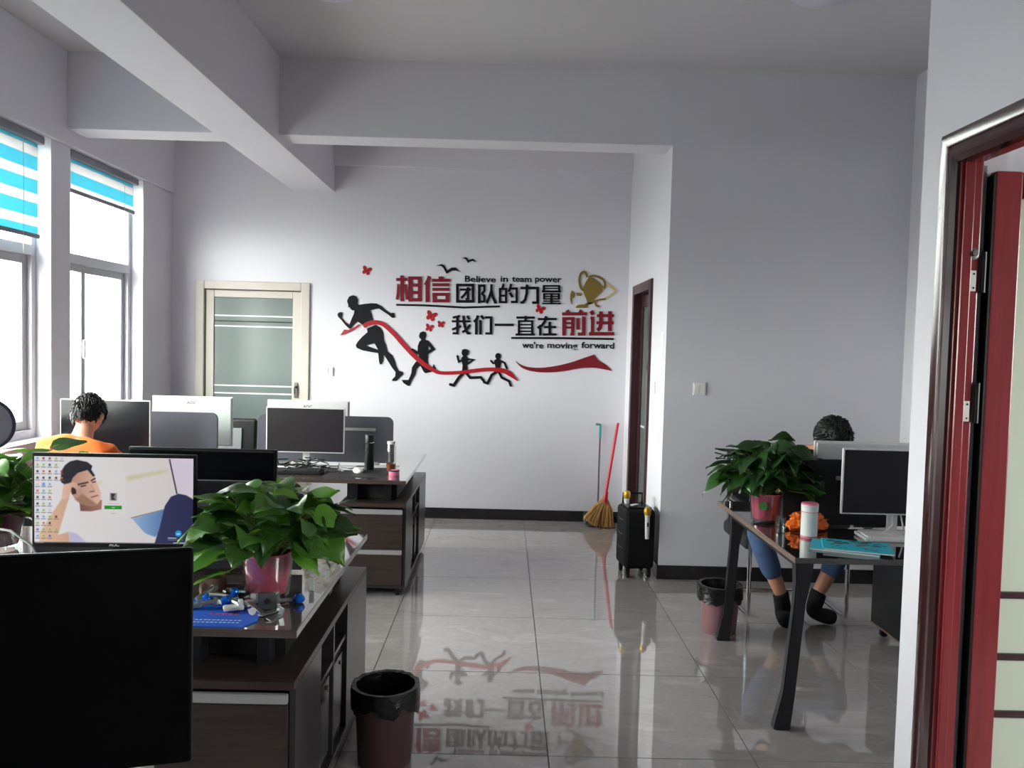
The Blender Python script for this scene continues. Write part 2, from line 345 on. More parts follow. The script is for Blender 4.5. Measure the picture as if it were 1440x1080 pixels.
# near right wall with the open door
D3 = (1.12, 2.02, 2.105); XN = 1.10
struct('wall_near', MB().bb(XN, XN + .12, D3[1], 2.195, 0, ZC).bb(XN, XN + .12, YN, D3[0], 0, ZC).bb(XN, XN + .12, D3[0], D3[1], D3[2], ZC).bb(XN + .12, 3.95, 2.09, 2.195, 0, ZC), WALL)
struct('wall_far_room', MB().bb(3.75, 3.95, YN, -.3, 0, ZC).bb(3.75, 3.95, 1.0, 2.09, 0, ZC).bb(3.75, 3.95, -.3, 1.0, 0, 1.1).bb(3.75, 3.95, -.3, 1.0, 2.4, ZC), WALL)
struct('wall_front', MB().bb(-3.3, 3.95, YN - .2, YN, 0, ZC), WALL)
for nm, q in {'baseboard_back': (D1[1] + .04, XC, YB - .012, YB), 'baseboard_corner': (XC - .012, XR, YC - .012, YC), 'baseboard_right': (XR - .012, XR, 2.2, YC - .012),
              'baseboard_side': (XC - .012, XC, YC, D2[0] - .04), 'baseboard_left': (XL, XL + .012, YN, YB - .012)}.items():
    struct(nm, MB().bb(*q, 0, .098, .002), BASEB)
# windows
def window(k, a, b, full=True):
    xf = XL - .13
    W = struct('window_%d' % k, MB().bb(xf - .03, xf + .03, a, a + .05, .9, 2.88, .004).bb(xf - .03, xf + .03, b - .05, b, .9, 2.88, .004).bb(xf - .03, xf + .03, a + .05, b - .05, .9, .96, .004)
               .bb(xf - .03, xf + .03, a + .05, b - .05, 2.82, 2.88, .004).bb(xf - .03, xf + .035, a + .05, b - .05, 2.11, 2.18, .004), PVC)
    mid = a + (b - a) * .335 if k == 2 else (a + b) / 2
    MB().bb(xf - .004, xf + .004, a + .05, b - .05, 2.18, 2.82).build('pane', GLASS, W)
    for p, q, off in ((a + .05, mid + .03, .012), (mid - .03, b - .05, -.012)):
        sx = xf + off
        S = MB().bb(sx - .011, sx + .011, p, p + .055, .96, 2.11, .003).bb(sx - .011, sx + .011, q - .055, q, .96, 2.11, .003).bb(sx - .011, sx + .011, p + .055, q - .055, .96, 1.02, .003).bb(sx - .011, sx + .011, p + .055, q - .055, 2.055, 2.11, .003).build('sash', PVCG, W)
        MB().bb(sx - .003, sx + .003, p + .055, q - .055, 1.02, 2.055).build('pane', GLASS, S)
    MB().bb(xf + .024, xf + .044, mid - .018, mid + .004, 1.42, 1.56, .004).build('latch', SILV, W)
    MB().bb(XL - .1, XL + .035, a - .02, b + .02, .882, .905, .005).build('sill', PVC, W)
for k, (a, b) in enumerate(WIN): window(k + 1, a, b)
wo = struct('window_5', MB().bb(3.8, 3.86, -.3, -.24, 1.1, 2.4).bb(3.8, 3.86, .94, 1.0, 1.1, 2.4).bb(3.8, 3.86, -.24, .94, 1.1, 1.16).bb(3.8, 3.86, -.24, .94, 2.34, 2.4), PVC)
MB().bb(3.826, 3.834, -.24, .94, 1.16, 2.34).build('pane', GLASS, wo)

def blind(a, b, zt, zb, label, first):
    x = XL - .045; t = thing('roller_blind', label, 'blind', (x, (a + b) / 2, zt), 0, 'striped roller blinds'); h = (b - a) / 2
    MB().bb(-.03, .04, -h, h, -.0, .055, .012).build('head_rail', RAIL, t)
    z = 0; pat = first; L = zt - zb
    for k in range(40):
        if z >= L - .02: break
        hgt = min((.088 if pat else .062), L - .02 - z)
        if k == 0: hgt = .022
        mb = MB(); mb.bb(-.0015 - (.002 if pat else 0), .0015 - (.002 if pat else 0), -h + .02, h - .02, -z - hgt, -z)
        mb.build('turquoise_band' if pat else 'sheer_band', BLUEB if pat else SHEER, t); z += hgt; pat = not pat
    MB().bb(-.011, .011, -h + .01, h - .01, -L - .008, -L + .02, .006).build('bottom_rail', RAIL, t)
    MB().tube([(.012, h - .2, 0), (.016, h - .2, -L * .5), (.012, h - .2, -L - .12)], .0018, 6).build('cord', SILV, t)
blind(4.0, 5.43, 2.825, 2.225, 'turquoise striped blind lowered well down over the upper window beside the corner of the frame', True)
blind(5.75, 6.80, 2.825, 2.60, 'turquoise striped blind rolled up short on the window nearest the back wall', True)
blind(2.30, 3.65, 2.825, 1.95, 'turquoise striped blind added to dim the window outside the view beside the leafy plant', True)  # unseen blind, added to hold back daylight from this window
blind(.50, 1.95, 2.825, 1.2, 'turquoise striped blind drawn low to dim the unseen window nearest the camera', True)  # unseen too, lowered far to cut the light on the near right wall

# white glazed door in the back wall
a, b, zt = D1
d1 = struct('door_1', MB().bb(a - .035, a + .045, YB - .02, YB + .06, 0, zt + .02, .008).bb(b - .045, b + .035, YB - .02, YB + .06, 0, zt + .02, .008).bb(a + .045, b - .045, YB - .02, YB + .06, zt - .055, zt + .02, .008), CREAM)
lf = MB().bb(a + .05, a + .125, YB + .015, YB + .055, .02, zt - .06, .006).bb(b - .125, b - .05, YB + .015, YB + .055, .02, zt - .06, .006).bb(a + .125, b - .125, YB + .015, YB + .055, zt - .125, zt - .06, .006).bb(a + .125, b - .125, YB + .015, YB + .055, .02, .2, .006).build('door_leaf', CREAM, d1)
pn = MB().bb(a + .12, b - .12, YB + .03, YB + .04, .2, zt - .12).build('pane', FGREEN, d1)
for z, mm in ((1.805, WHITEP), (1.755, BLACKP), (1.71, WHITEP), (1.17, WHITEP), (1.10, WHITEP)):
    MB().bb(a + .12, b - .12, YB + .027, YB + .0305, z - .006, z + .006).build('glass_bar', mm, d1)
h1 = MB().tube([(b - .085, YB + .02, 1.17), (b - .085, YB - .03, 1.17), (b - .085, YB - .045, 1.155), (b - .085, YB - .04, 1.11)], .009, 8).box((b - .085, YB + .01, 1.14), (.035, .012, .14), .004).build('handle', DSTEEL, d1)
# dark door in the side of the projecting room
a, b, zt = D2
d2 = struct('door_2', MB().bb(XC - .02, XC + .1, a - .03, a + .05, 0, zt + .03, .008).bb(XC - .02, XC + .1, b - .05, b + .03, 0, zt + .03, .008).bb(XC - .02, XC + .1, a + .05, b - .05, zt - .05, zt + .03, .008), DOORB)
MB().bb(XC + .045, XC + .085, a + .055, a + .14, .01, zt - .055, .006).bb(XC + .045, XC + .085, b - .14, b - .055, .01, zt - .055, .006).bb(XC + .045, XC + .085, a + .14, b - .14, zt - .16, zt - .055, .006).bb(XC + .045, XC + .085, a + .14, b - .14, .01, .2, .006).build('door_leaf', DOORB, d2)
MB().bb(XC + .06, XC + .07, a + .135, b - .135, .2, zt - .155).build('pane', FGREEN, d2)
MB().box((XC + .038, a + .1, .95), (.014, .045, .2), .005).tube([(XC + .04, a + .1, .99), (XC - .01, a + .1, .99), (XC - .014, a + .12, .99), (XC - .014, a + .21, .99)], .009, 8).build('handle', SILV, d2)
# mahogany door, leaf standing open into the next room
a, b, zt = D3
def casing(mb, p, q):   # moulded architrave profile swept between two points on the wall face (rounded double step)
    pass
mb = MB()
prof = [(0, 0), (0, .018), (.012, .026), (.03, .022), (.036, .018), (.05, .024), (.064, .026), (.078, .018), (.082, 0)]   # (distance from outer edge, projection)
oy0, oy1, oz = a - .05, b + .05, zt + .045
def ring(d, p):      # mitred path points for offset d
    return [Vector((XN - p, oy1 - d, 0)), Vector((XN - p, oy1 - d, oz - d)), Vector((XN - p, oy0 + d, oz - d)), Vector((XN - p, oy0 + d, 0))]
rows = [[mb.bm.verts.new(v) for v in ring(d, p)] for d, p in prof]
for r0, r1 in zip(rows, rows[1:]):
    for k in range(3): mb.bm.faces.new((r0[k], r0[k + 1], r1[k + 1], r1[k]))
for k in range(3): mb.bm.faces.new((rows[0][k], rows[-1][k], rows[-1][k + 1], rows[0][k + 1]))
d3 = struct('door_3', mb, DREDW, sharp=25)
mb = MB().bb(XN - .012, XN + .046, b - .035, b - .0, 0, zt, .008).bb(XN - .012, XN + .046, a, a + .035, 0, zt, .008).bb(XN - .012, XN + .046, a + .035, b - .035, zt - .035, zt, .008)
mb.bb(XN - .004, XN + .02, b - .045, b - .035, 0, zt - .035, .004); mb.build('jamb', REDW, d3)
MB().bb(XN + .047, XN + .058, b - .022, b - .002, 0, zt - .04).build('gap_strip', RAIL, d3)  # grey strip added for the wall reveal showing through the hinge gap
hx, hy = 1.168, 1.975; LW = .84; lz = 2.05
lf = MB(); st = .068
def leafbar(x0, x1, z0, z1):
    lf.bb(hx + x0, hx + x1, hy, hy + .034, z0, z1, .007)
leafbar(0, st, .012, lz); leafbar(LW - st, LW, .012, lz); leafbar(st, LW - st, lz - .066, lz); leafbar(st, LW - st, .012, .2)
LF = lf.build('door_leaf', REDW, d3)
MB().bb(hx + .001, hx - .004, hy + .002, hy + .032, .02, lz - .01).build('leaf_edge', BLACKP, LF)
MB().bb(hx + st - .006, hx + LW - st + .006, hy + .012, hy + .02, .19, lz - .06).build('pane', FROST, LF)
for z in (1.015, .86, .715): MB().bb(hx + st, hx + LW - st, hy + .006, hy + .026, z - .009, z + .009, .003).build('glass_bar', DOORB, LF)
MB().box((hx + LW - .035, hy - .006, 1.0), (.04, .012, .22), .005).tube([(hx + LW - .035, hy - .01, 1.04), (hx + LW - .035, hy - .05, 1.04), (hx + LW - .06, hy - .055, 1.04), (hx + LW - .15, hy - .055, 1.04)], .009).build('handle', SILV, LF)
for z in (1.785, 1.468, .35):
    H = MB().box((XN + .022, b - .0365, z), (.028, .003, .05), .001).build('hinge', WHITEP, d3)
    MB().tube([(XN + .052, b - .039, z - .028), (XN + .052, b - .039, z + .07)], .006, 10).build('hinge_pin', BLACKP, H)
    mb = MB()
    for dx in (-.008, .008):
        for dz in (-.017, .017): mb.ball((XN + .022 + dx, b - .038, z + dz), .0028, 1)
    mb.build('screw', BLACKP, H)
MB().lathe([(.014, 0), (.015, .003), (.007, .006), (.007, .014), (.0, .014)], seg=12, M=Matrix.Translation((XN + .025, b - .036, 1.85)) @ Matrix.Rotation(PI / 2, 4, 'X')).build('strike_button', DSTEEL, d3)

# wall switches
def switch(loc, rz, label, n=2):
    t = thing('wall_switch', label, 'switch', loc, rz, 'light switches')
    MB().box((0, -.005, 0), (.088, .010, .088), .004).build('plate', WHITEP, t)
    for k in range(n): MB().box((-.02 + .04 * k, -.012, 0), (.034, .006, .06), .002, rx=.06).build('rocker', KEYW, t)
switch((-1.60, YB, 1.323), 0, 'white square light switch on the back wall beside the glazed white door')
switch((1.345, YC, 1.333), 0, 'white square light switch on the grey wall above the seat area by the plant')
switch((XC, 6.01, 1.317), -PI / 2, 'narrow-looking white switch on the wall strip beside the dark brown door')
tag(MB().box((XC - .002, 5.745, 1.62), (.004, .09, .2), .001).build('paper_notice', PAPER), 'small white paper stuck on the lit wall strip near its corner', 'paper')

# ceiling lamps
lm = MB().lathe([(.0, -.1), (.09, -.092), (.16, -.07), (.2, -.035), (.21, -.012)], seg=40, caps=False).mesh('shade', LAMPW); lb = MB().lathe([(.215, -.014), (.222, -.01), (.222, 0), (.2, 0)], seg=40).mesh('base', WHITEP)
for x, y, l in ((1.60, 4.27, 'round white ceiling lamp over the seat area near the mahogany door'), (-.97, 4.37, 'round white ceiling lamp close beside the deep ceiling beam')):
    t = thing('ceiling_lamp', l, 'lamp', (x, y, ZC), 0, 'dome ceiling lamps'); put('shade', lm, t); put('base', lb, t)

# ================================================================ WALL DECALS
def wx(px, py): return -4.659955 + .006452 * px + .000153 * py
def wz(px, py): return 4.605576 + .000168 * px - .006439 * py
class Crop:
    def __init__(s, ox, oy, sc): s.ox, s.oy, s.sc = ox, oy, sc
    def __call__(s, p): x = s.ox + p[0] / s.sc; y = s.oy + p[1] / s.sc; return (wx(x, y), wz(x, y))
    def w(s, w): return w / s.sc * .00645
A_, B_, C_, D_ = Crop(540, 350, 8), Crop(700, 360, 7.717), Crop(465, 400, 6.968), Crop(600, 450, 5.333)
WM = Matrix(((1, 0, 0, 0), (0, 0, -1, YB - .001), (0, 1, 0, 0), (0, 0, 0, 1)))       # decal plane: u -> x, v -> z, depth -> towards the room
WMf = Matrix(((1, 0, 0, 0), (0, 0, -1, YB - .0065), (0, 1, 0, 0), (0, 0, 0, 1)))
def zero(): return (0, 0, 0)
def layer(mb, d):            # overlapping strokes of one decal never end in the same plane
    mb.k = getattr(mb, 'k', 0) + 1
    return d + mb.k * .00012
def dec_poly(mb, cr, pts, d=.006, M=WM, n=0):
    if n: pts = smooth2d(pts, n, True)
    mb.prism([cr(p) for p in pts], M, layer(mb, d))
def dec_str(mb, cr, pts, wd, d=.006, M=WM, round_=False, n=0):
    if n: pts = smooth2d(pts, n)
    W = [cr.w(q) for q in wd] if isinstance(wd, (list, tuple)) else cr.w(wd)
    stroke2d(mb, [cr(p) for p in pts], W, M, layer(mb, d))
    if round_:
        for p in (pts[0], pts[-1]) + tuple(pts[1:-1] if not n else ()):
            r = cr.w(wd) / 2; c = cr(p); mb.prism([(c[0] + r * math.cos(2 * PI * k / 12), c[1] + r * math.sin(2 * PI * k / 12)) for k in range(12)], M, layer(mb, d))
GL = {
 'upper': [
  ('red', A_, [([(140,345),(265,345)],34), ([(205,300),(205,590)],38), ([(166,395),(160,500),(148,570)],31), ([(241,398),(252,490),(262,570)],30), ([(298,312),(298,590)],46), ([(403,312),(403,590)],44), ([(275,329),(425,329)],36), ([(298,408),(403,408)],36), ([(298,491),(403,491)],36), ([(275,572),(425,572)],38)]),
  ('red', A_, [([(512,308),(498,350),(468,408)],40), ([(490,365),(490,598)],46), ([(642,312),(642,345)],56), ([(538,354),(745,354)],34), ([(545,404),(735,404)],34), ([(545,455),(735,455)],34), ([(545,511),(735,511)],34), ([(545,583),(735,583)],36), ([(567,498),(567,600)],44), ([(713,498),(713,600)],44)]),
  ('black', A_, [([(825,392),(825,605)],30), ([(1000,392),(1000,605)],30), ([(812,407),(1014,407)],30), ([(812,590),(1014,590)],30), ([(855,458),(975,458)],24), ([(944,430),(944,572)],27), ([(950,562),(915,562)],22), ([(936,470),(905,515),(866,552)],26)]),
  ('black', A_, [([(1070,400),(1070,612)],30), ([(1070,413),(1140,413)],26), ([(1127,405),(1127,470),(1100,505)],26), ([(1100,500),(1127,530),(1127,590)],26), ([(1135,592),(1090,592)],24), ([(1208,398),(1205,470),(1180,550),(1152,612)],28), ([(1207,470),(1222,540),(1252,606)],30), ([(1236,604),(1266,604)],22)]),
  ('black', B_, [([(22,345),(22,512)],26), ([(88,345),(88,512)],26), ([(10,357),(100,357)],24), ([(10,430),(100,430)],22), ([(10,500),(100,500)],24), ([(62,302),(48,350)],26), ([(142,302),(134,345),(118,388)],26), ([(128,352),(216,352)],24), ([(203,345),(203,508)],26), ([(212,498),(140,498)],26), ([(128,398),(160,446)],28)]),
  ('black', B_, [([(245,347),(445,347)],28), ([(430,340),(430,512)],30), ([(444,505),(370,505)],28), ([(314,310),(312,400),(296,470),(268,505)],29), ([(282,503),(243,503)],26)]),
  ('black', B_, [([(497,315),(497,380)],24), ([(663,315),(663,380)],24), ([(486,324),(675,324)],18), ([(497,351),(663,351)],12), ([(475,384),(682,384)],22), ([(500,402),(500,470)],24), ([(660,402),(660,470)],24), ([(490,411),(670,411)],15), ([(490,438),(670,438)],14), ([(490,465),(670,465)],15), ([(579,402),(579,515)],26), ([(490,489),(670,489)],15), ([(478,514),(682,514)],18)]),
 ],
 'lower': [
  ('black', A_, [([(762,814),(972,814)],25), ([(824,765),(824,950)],28), ([(852,753),(772,772)],25), ([(837,948),(770,948)],25), ([(764,906),(866,868)],25), ([(893,750),(900,840),(922,920),(945,948)],29), ([(928,948),(972,948)],26), ([(934,752),(958,792)],26), ([(968,852),(930,905),(878,936)],26)]),
  ('black', A_, [([(1056,748),(1044,785),(1012,820)],30), ([(1037,790),(1037,962)],30), ([(1090,750),(1122,788)],30), ([(1084,800),(1084,962)],29), ([(1135,770),(1215,770)],27), ([(1202,758),(1202,960)],29), ([(1214,950),(1138,950)],27)]),
  ('black', A_, [([(1243,853),(1458,854)],28)]),
  ('black', B_, [([(200,667),(400,667)],25), ([(300,648),(300,705)],26), ([(228,695),(228,855)],25), ([(372,695),(372,855)],25), ([(228,705),(372,705)],20), ([(228,744),(372,744)],17), ([(228,780),(372,780)],17), ([(228,816),(372,816)],17), ([(192,851),(402,851)],24)]),
  ('black', B_, [([(432,683),(636,683)],25), ([(522,652),(508,710),(480,750),(430,780)],28), ([(460,745),(460,862)],28), ([(500,770),(632,770)],25), ([(562,712),(562,850)],28), ([(490,850),(636,850)],25)]),
  ('red', B_, [([(747,588),(768,620)],40), ([(908,588),(888,620)],40), ([(696,627),(965,627)],34), ([(718,662),(718,862)],40), ([(812,662),(812,862)],36), ([(700,678),(828,678)],32), ([(718,727),(812,727)],24), ([(718,775),(812,775)],24), ([(826,848),(785,848)],28), ([(868,672),(868,798)],36), ([(932,655),(932,862)],40), ([(950,846),(868,846)],34)]),
  ('red', B_, [([(1010,595),(1034,635)],42), ([(1003,672),(1046,672)],32), ([(1028,660),(1028,830)],36), ([(990,843),(1265,843)],38), ([(1075,646),(1260,646)],34), ([(1070,724),(1258,724)],34), ([(1118,600),(1118,740),(1108,780),(1080,806)],40), ([(1217,598),(1217,815)],42)]),
 ]}
for key, label in (('upper', 'upper line of the wall slogan, two red and five black characters over a bar'), ('lower', 'lower line of the wall slogan, five black and two red characters over a bar')):
    t = thing('slogan_line', label, 'wall lettering', zero(), 0, 'raised wall slogan')
    for colr, cr, sts in GL[key]:
        mb = MB()
        for pts, wd in sts: dec_str(mb, cr, pts, wd, .008)
        mb.build('character', DEC_R if colr == 'red' else DEC_K, t)
    mb = MB()
    if key == 'upper': dec_str(mb, A_, [(138,628),(450,634),(900,658),(1303,646)], 22)
    else: dec_str(mb, B_, [(145,888),(700,890),(1260,900)], 22)
    mb.build('underline', DEC_K, t)
def english(label, words, x0, x1, y, size):
    t = thing('english_line', label, 'wall lettering', zero(), 0, 'raised wall slogan')
    for wd, px0, px1 in words:
        me = text_mesh(wd, 1, .018, .02); xs = [v.co.x for v in me.vertices]; lo, hi = min(xs), max(xs)
        k = (wx(px1, y) - wx(px0, y)) / (hi - lo)
        for v in me.vertices: v.co = Vector(((v.co.x - lo) * k, v.co.y * size, v.co.z * .1))
        me.materials.clear(); me.materials.append(DEC_K)
        o = put('word', me, t, loc=(wx(px0, y), YB - .003, wz(px0, y)), rot=(PI / 2, -.026 * 0, 0))
english('small black lettering Believe in team power above the upper slogan', [('Believe', 653.5, 697), ('in', 703.5, 714), ('team', 719.5, 747), ('power', 752, 789)], 653, 789, 396, .0775)
english("small black lettering we're moving forward under the lower slogan", [("we're", 734, 764), ('moving', 769.5, 812), ('forward', 817.5, 864)], 734, 864, 489, .0775)

t = thing('runner_decal', 'largest black runner figure of the wall decals, arms swinging', 'wall decal', zero(), 0, 'running figures')
mb = MB(); dec_poly(mb, C_, [(163,160),(185,118),(220,105),(255,115),(272,150),(268,185),(278,198),(330,190),(400,183),(450,185),(500,210),(540,250),(590,280),(612,276),(632,284),(622,294),(640,300),(624,306),(634,318),(618,326),(600,325),(565,295),(520,265),(475,235),(440,240),(390,252),(405,300),(420,365),(370,375),(322,402),(266,362),(240,382),(195,434),(180,430),(145,395),(105,345),(75,315),(68,290),(85,272),(112,270),(120,290),(112,325),(150,370),(185,392),(205,340),(230,285),(235,255),(215,253),(195,238),(190,222),(172,222),(176,203)])
dec_poly(mb, C_, [(355,430),(440,395),(485,420),(515,470),(520,545),(540,590),(555,655),(600,690),(625,740),(640,800),(665,845),(705,855),(708,880),(680,905),(640,945),(600,945),(600,930),(630,900),(635,860),(600,815),(560,750),(525,695),(465,640),(430,575),(350,595),(300,570),(310,510),(362,465)])
dec_poly(mb, C_, [(362,470),(310,510),(265,560),(245,595),(255,620),(310,645),(400,662),(465,672),(472,750),(482,782),(500,778),(512,740),(518,680),(465,640),(350,597),(345,560)]); mb.build('figure', DEC_K, t)
t = thing('runner_decal', 'second largest black runner figure, above the falling ribbon', 'wall decal', zero(), 0, 'running figures')
mb = MB(); dec_poly(mb, C_, [(865,500),(875,470),(905,458),(930,470),(936,500),(920,540),(960,550),(956,620),(950,745),(960,790),(1000,812),(1003,780),(1030,820),(1000,852),(925,870),(905,850),(880,800),(865,800),(838,832),(826,885),(790,945),(772,995),(750,992),(710,965),(692,935),(760,935),(788,870),(795,810),(830,760),(868,728),(862,690),(820,665),(785,632),(800,625),(850,655),(852,600),(868,560),(888,540),(868,520)])
dec_str(mb, C_, [(950,565),(1003,632),(945,668)], 30, round_=True); mb.build('figure', DEC_K, t)
def small_runner(label, head, hr, body, limbs, extra=None):
    t = thing('runner_decal', label, 'wall decal', zero(), 0, 'running figures'); mb = MB()
    dec_poly(mb, D_, [(head[0] + hr * math.cos(a * PI / 8), head[1] + hr * 1.12 * math.sin(a * PI / 8)) for a in range(16)]); dec_poly(mb, D_, body)
    for pts, wd in limbs: dec_str(mb, D_, pts, wd, round_=True)
    if extra: dec_poly(mb, D_, extra)
    mb.build('figure', DEC_K, t)
small_runner('smaller black runner figure with tied hair, third in the row', (285, 244), 25, [(258,285),(278,262),(295,264),(312,292),(304,340),(308,395),(262,395),(268,340)],
             [([(272,298),(240,312),(230,270)], 16), ([(302,292),(348,298),(308,326)], 15), ([(280,392),(240,432),(202,490),(176,484)], 22), ([(292,395),(326,433),(405,430),(425,455)], 20)], [(258,222),(300,218),(318,232),(308,262),(300,240)])
small_runner('smallest black runner figure at the end of the ribbon', (535, 271), 22, [(505,302),(528,288),(545,290),(560,308),(552,350),(556,395),(510,395),(514,350)],
             [([(515,322),(498,324),(482,306)], 15), ([(553,306),(582,320),(600,362)], 14), ([(522,390),(487,412),(456,475),(430,466)], 20), ([(542,392),(562,432),(618,460),(630,492)], 18)])
t = thing('ribbon_decal', 'long red ribbon decal winding past the four runner figures', 'wall decal', zero(), 0, 'ribbon decals')
mb = MB(); dec_poly(mb, C_, [(95,497),(135,440),(175,445),(230,420),(278,388),(288,398),(240,435),(190,462),(140,482)], .005, WMf)
pts = [(C_.ox + x / C_.sc, C_.oy + y / C_.sc) for x, y in [(322,408),(370,383),(440,370),(520,392),(620,480),(700,570),(800,680),(900,770),(1000,835),(1080,866)]] + [(D_.ox + x / D_.sc, D_.oy + y / D_.sc) for x, y in [(250,393),(370,378),(470,370),(560,378),(620,402),(684,458)]]
wds = [5.5, 6, 6, 6, 6.2, 6.5, 6.5, 6.3, 5.5, 4.7, 4.8, 5.2, 5.4, 6.6, 7, .6]
I1 = Crop(0, 0, 1); n = 5; sp = smooth2d(pts, n); ws = [wds[min(i // n, 15)] + (wds[min(i // n + 1, 15)] - wds[min(i // n, 15)]) * (i % n) / n for i in range(len(sp))]
stroke2d(mb, [I1(p) for p in sp], [q * .00645 for q in ws], WMf, .005); mb.build('ribbon', DEC_RB, t)
t = thing('ribbon_decal', 'short dark red swoosh decal under the English moving forward line', 'wall decal', zero(), 0, 'ribbon decals')
mb = MB(); dec_poly(mb, D_, smooth2d([(665,305),(700,332),(760,352),(850,358),(960,346),(1080,318),(1180,284),(1258,258)], 4) + smooth2d([(1262,262),(1290,300),(1350,338),(1395,382)], 4) + smooth2d([(1390,382),(1330,370),(1250,358),(1150,362),(1050,380),(950,392),(850,392),(770,380),(710,355),(668,312)], 4)); mb.build('ribbon', DEC_R, t)
for l, pts in (('larger black bird decal above the slogan', [(585,190),(650,172),(682,190),(710,245),(760,212),(805,210),(858,262),(815,245),(765,245),(705,280),(690,258),(668,215),(640,194)]),
               ('smaller black bird decal, higher than the other bird', [(875,105),(920,95),(938,108),(950,130),(995,112),(1015,122),(1032,152),(995,136),(965,146),(942,160),(932,140),(915,115)])):
    t = thing('bird_decal', l, 'wall decal', zero(), 0, 'bird decals'); mb = MB(); dec_poly(mb, A_, pts); mb.build('bird', DEC_K, t)
for l, px, py, s, r in (('red butterfly decal alone above the largest runner', 516, 381, 6.2, .3), ('largest red butterfly decal of the three near the second runner', 606, 444.5, 7, .35),
                        ('small red butterfly decal to the side of two others above the second runner', 620, 456, 4.8, .1), ('red butterfly decal directly over the head of the second runner', 603.5, 461, 5.4, .25), ('red butterfly decal between the two slogan lines below the black characters', 759, 435, 6.2, .4)):
    t = thing('butterfly_decal', l, 'wall decal', zero(), 0, 'red butterfly decals'); mb = MB()
    for sgn in (-1, 1):
        for pts in ([(.04, .1), (.12, -.55), (.6, -1.0), (1.0, -.85), (.98, -.4), (.6, .0)], [(.04, .0), (.62, .02), (.85, .35), (.7, .75), (.35, .85), (.08, .5)]):
            q = [(sgn * x, y) for x, y in pts]; q = [(x * math.cos(r) - y * math.sin(r), x * math.sin(r) + y * math.cos(r)) for x, y in q]
            mb.prism([I1((px + x * s, py + y * s)) for x, y in smooth2d(q, 3, True)], WM, layer(mb, .004))
    dec_str(mb, I1, [(px - .5 * s * math.sin(-r) * 0, py - .55 * s), (px, py + .5 * s)], .9, .005); mb.build('wings', DEC_RB, t)
t = thing('trophy_decal', 'gold trophy cup wall decal beside the upper slogan', 'wall decal', zero())
mb = MB(); dec_poly(mb, B_, [(985,228),(1040,240),(1100,285),(1140,330),(1130,385),(1085,430),(1040,480),(1022,522),(975,522),(958,470),(928,395),(928,330),(955,275)]); mb.build('cup', DEC_G, t)
mb = MB(); dec_str(mb, B_, smooth2d([(985,228),(1040,216),(1100,232),(1148,265),(1162,318),(1142,352)], 5), 24, .007); mb.build('cup_rim', DEC_G, t)
mb = MB(); dec_str(mb, B_, smooth2d([(965,232),(955,190),(925,172),(892,205),(882,270),(895,330),(920,372)], 5), 24, .007); mb.build('handle', DEC_G, t)
mb = MB(); dec_poly(mb, B_, [(845,562),(850,540),(880,526),(935,524),(972,500),(1030,505),(972,535),(970,562)]); dec_str(mb, B_, [(1035,495),(1105,472),(1170,466)], 20); dec_str(mb, B_, [(1058,500),(1066,535),(1100,548)], 22); mb.build('cup_foot', DEC_G, t)
mb = MB(); dec_str(mb, B_, [(852,412),(905,418)], 32); dec_poly(mb, B_, [(800,370),(832,395),(830,440),(806,460),(800,528),(782,470),(786,410)]); mb.build('spark', DEC_G, t)
mb = MB(); dec_str(mb, B_, smooth2d([(1180,300),(1270,372),(1225,425),(1160,462)], 5), 22, .005); mb.build('swirl', DEC_PG, t)

# ================================================================ FURNITURE ON THE WINDOW SIDE
DX1 = -.597
def desk_cluster(y0, y1, label, xl=-2.97):
    t = thing('workstation_desk', label, 'desk', (0, 0, 0), 0, 'walnut double desks')
    MB().bb(xl, DX1, y0, y1, .715, .74, .003).build('tabletop', WALNY, t)
    MB().bb(xl + .02, DX1 - .03, (y0 + y1) / 2 - .03, (y0 + y1) / 2 + .03, .66, .714).build('crossbar', STEELB, t)
    for x in (DX1 - .13, DX1 - .34):
        for y in (y0 + .14, y1 - .14): MB().bb(x - .02, x + .02, y - .03, y + .03, .592, .715, .003).build('support_bracket', STEELB, t)
    MB().bb(DX1 - .40, DX1 - .08, y0 + .18, y1 - .18, .594, .714).build('recess_panel', BLACKI, t)  # recessed black box added to darken the gap under the tabletop
    for x in (xl + .1, xl + 1.15):
        for y in (y0 + .06, y1 - .06): MB().tube([(x, y, 0), (x, y, .715)], .025, 10).build('leg', STEELB, t)
    return t
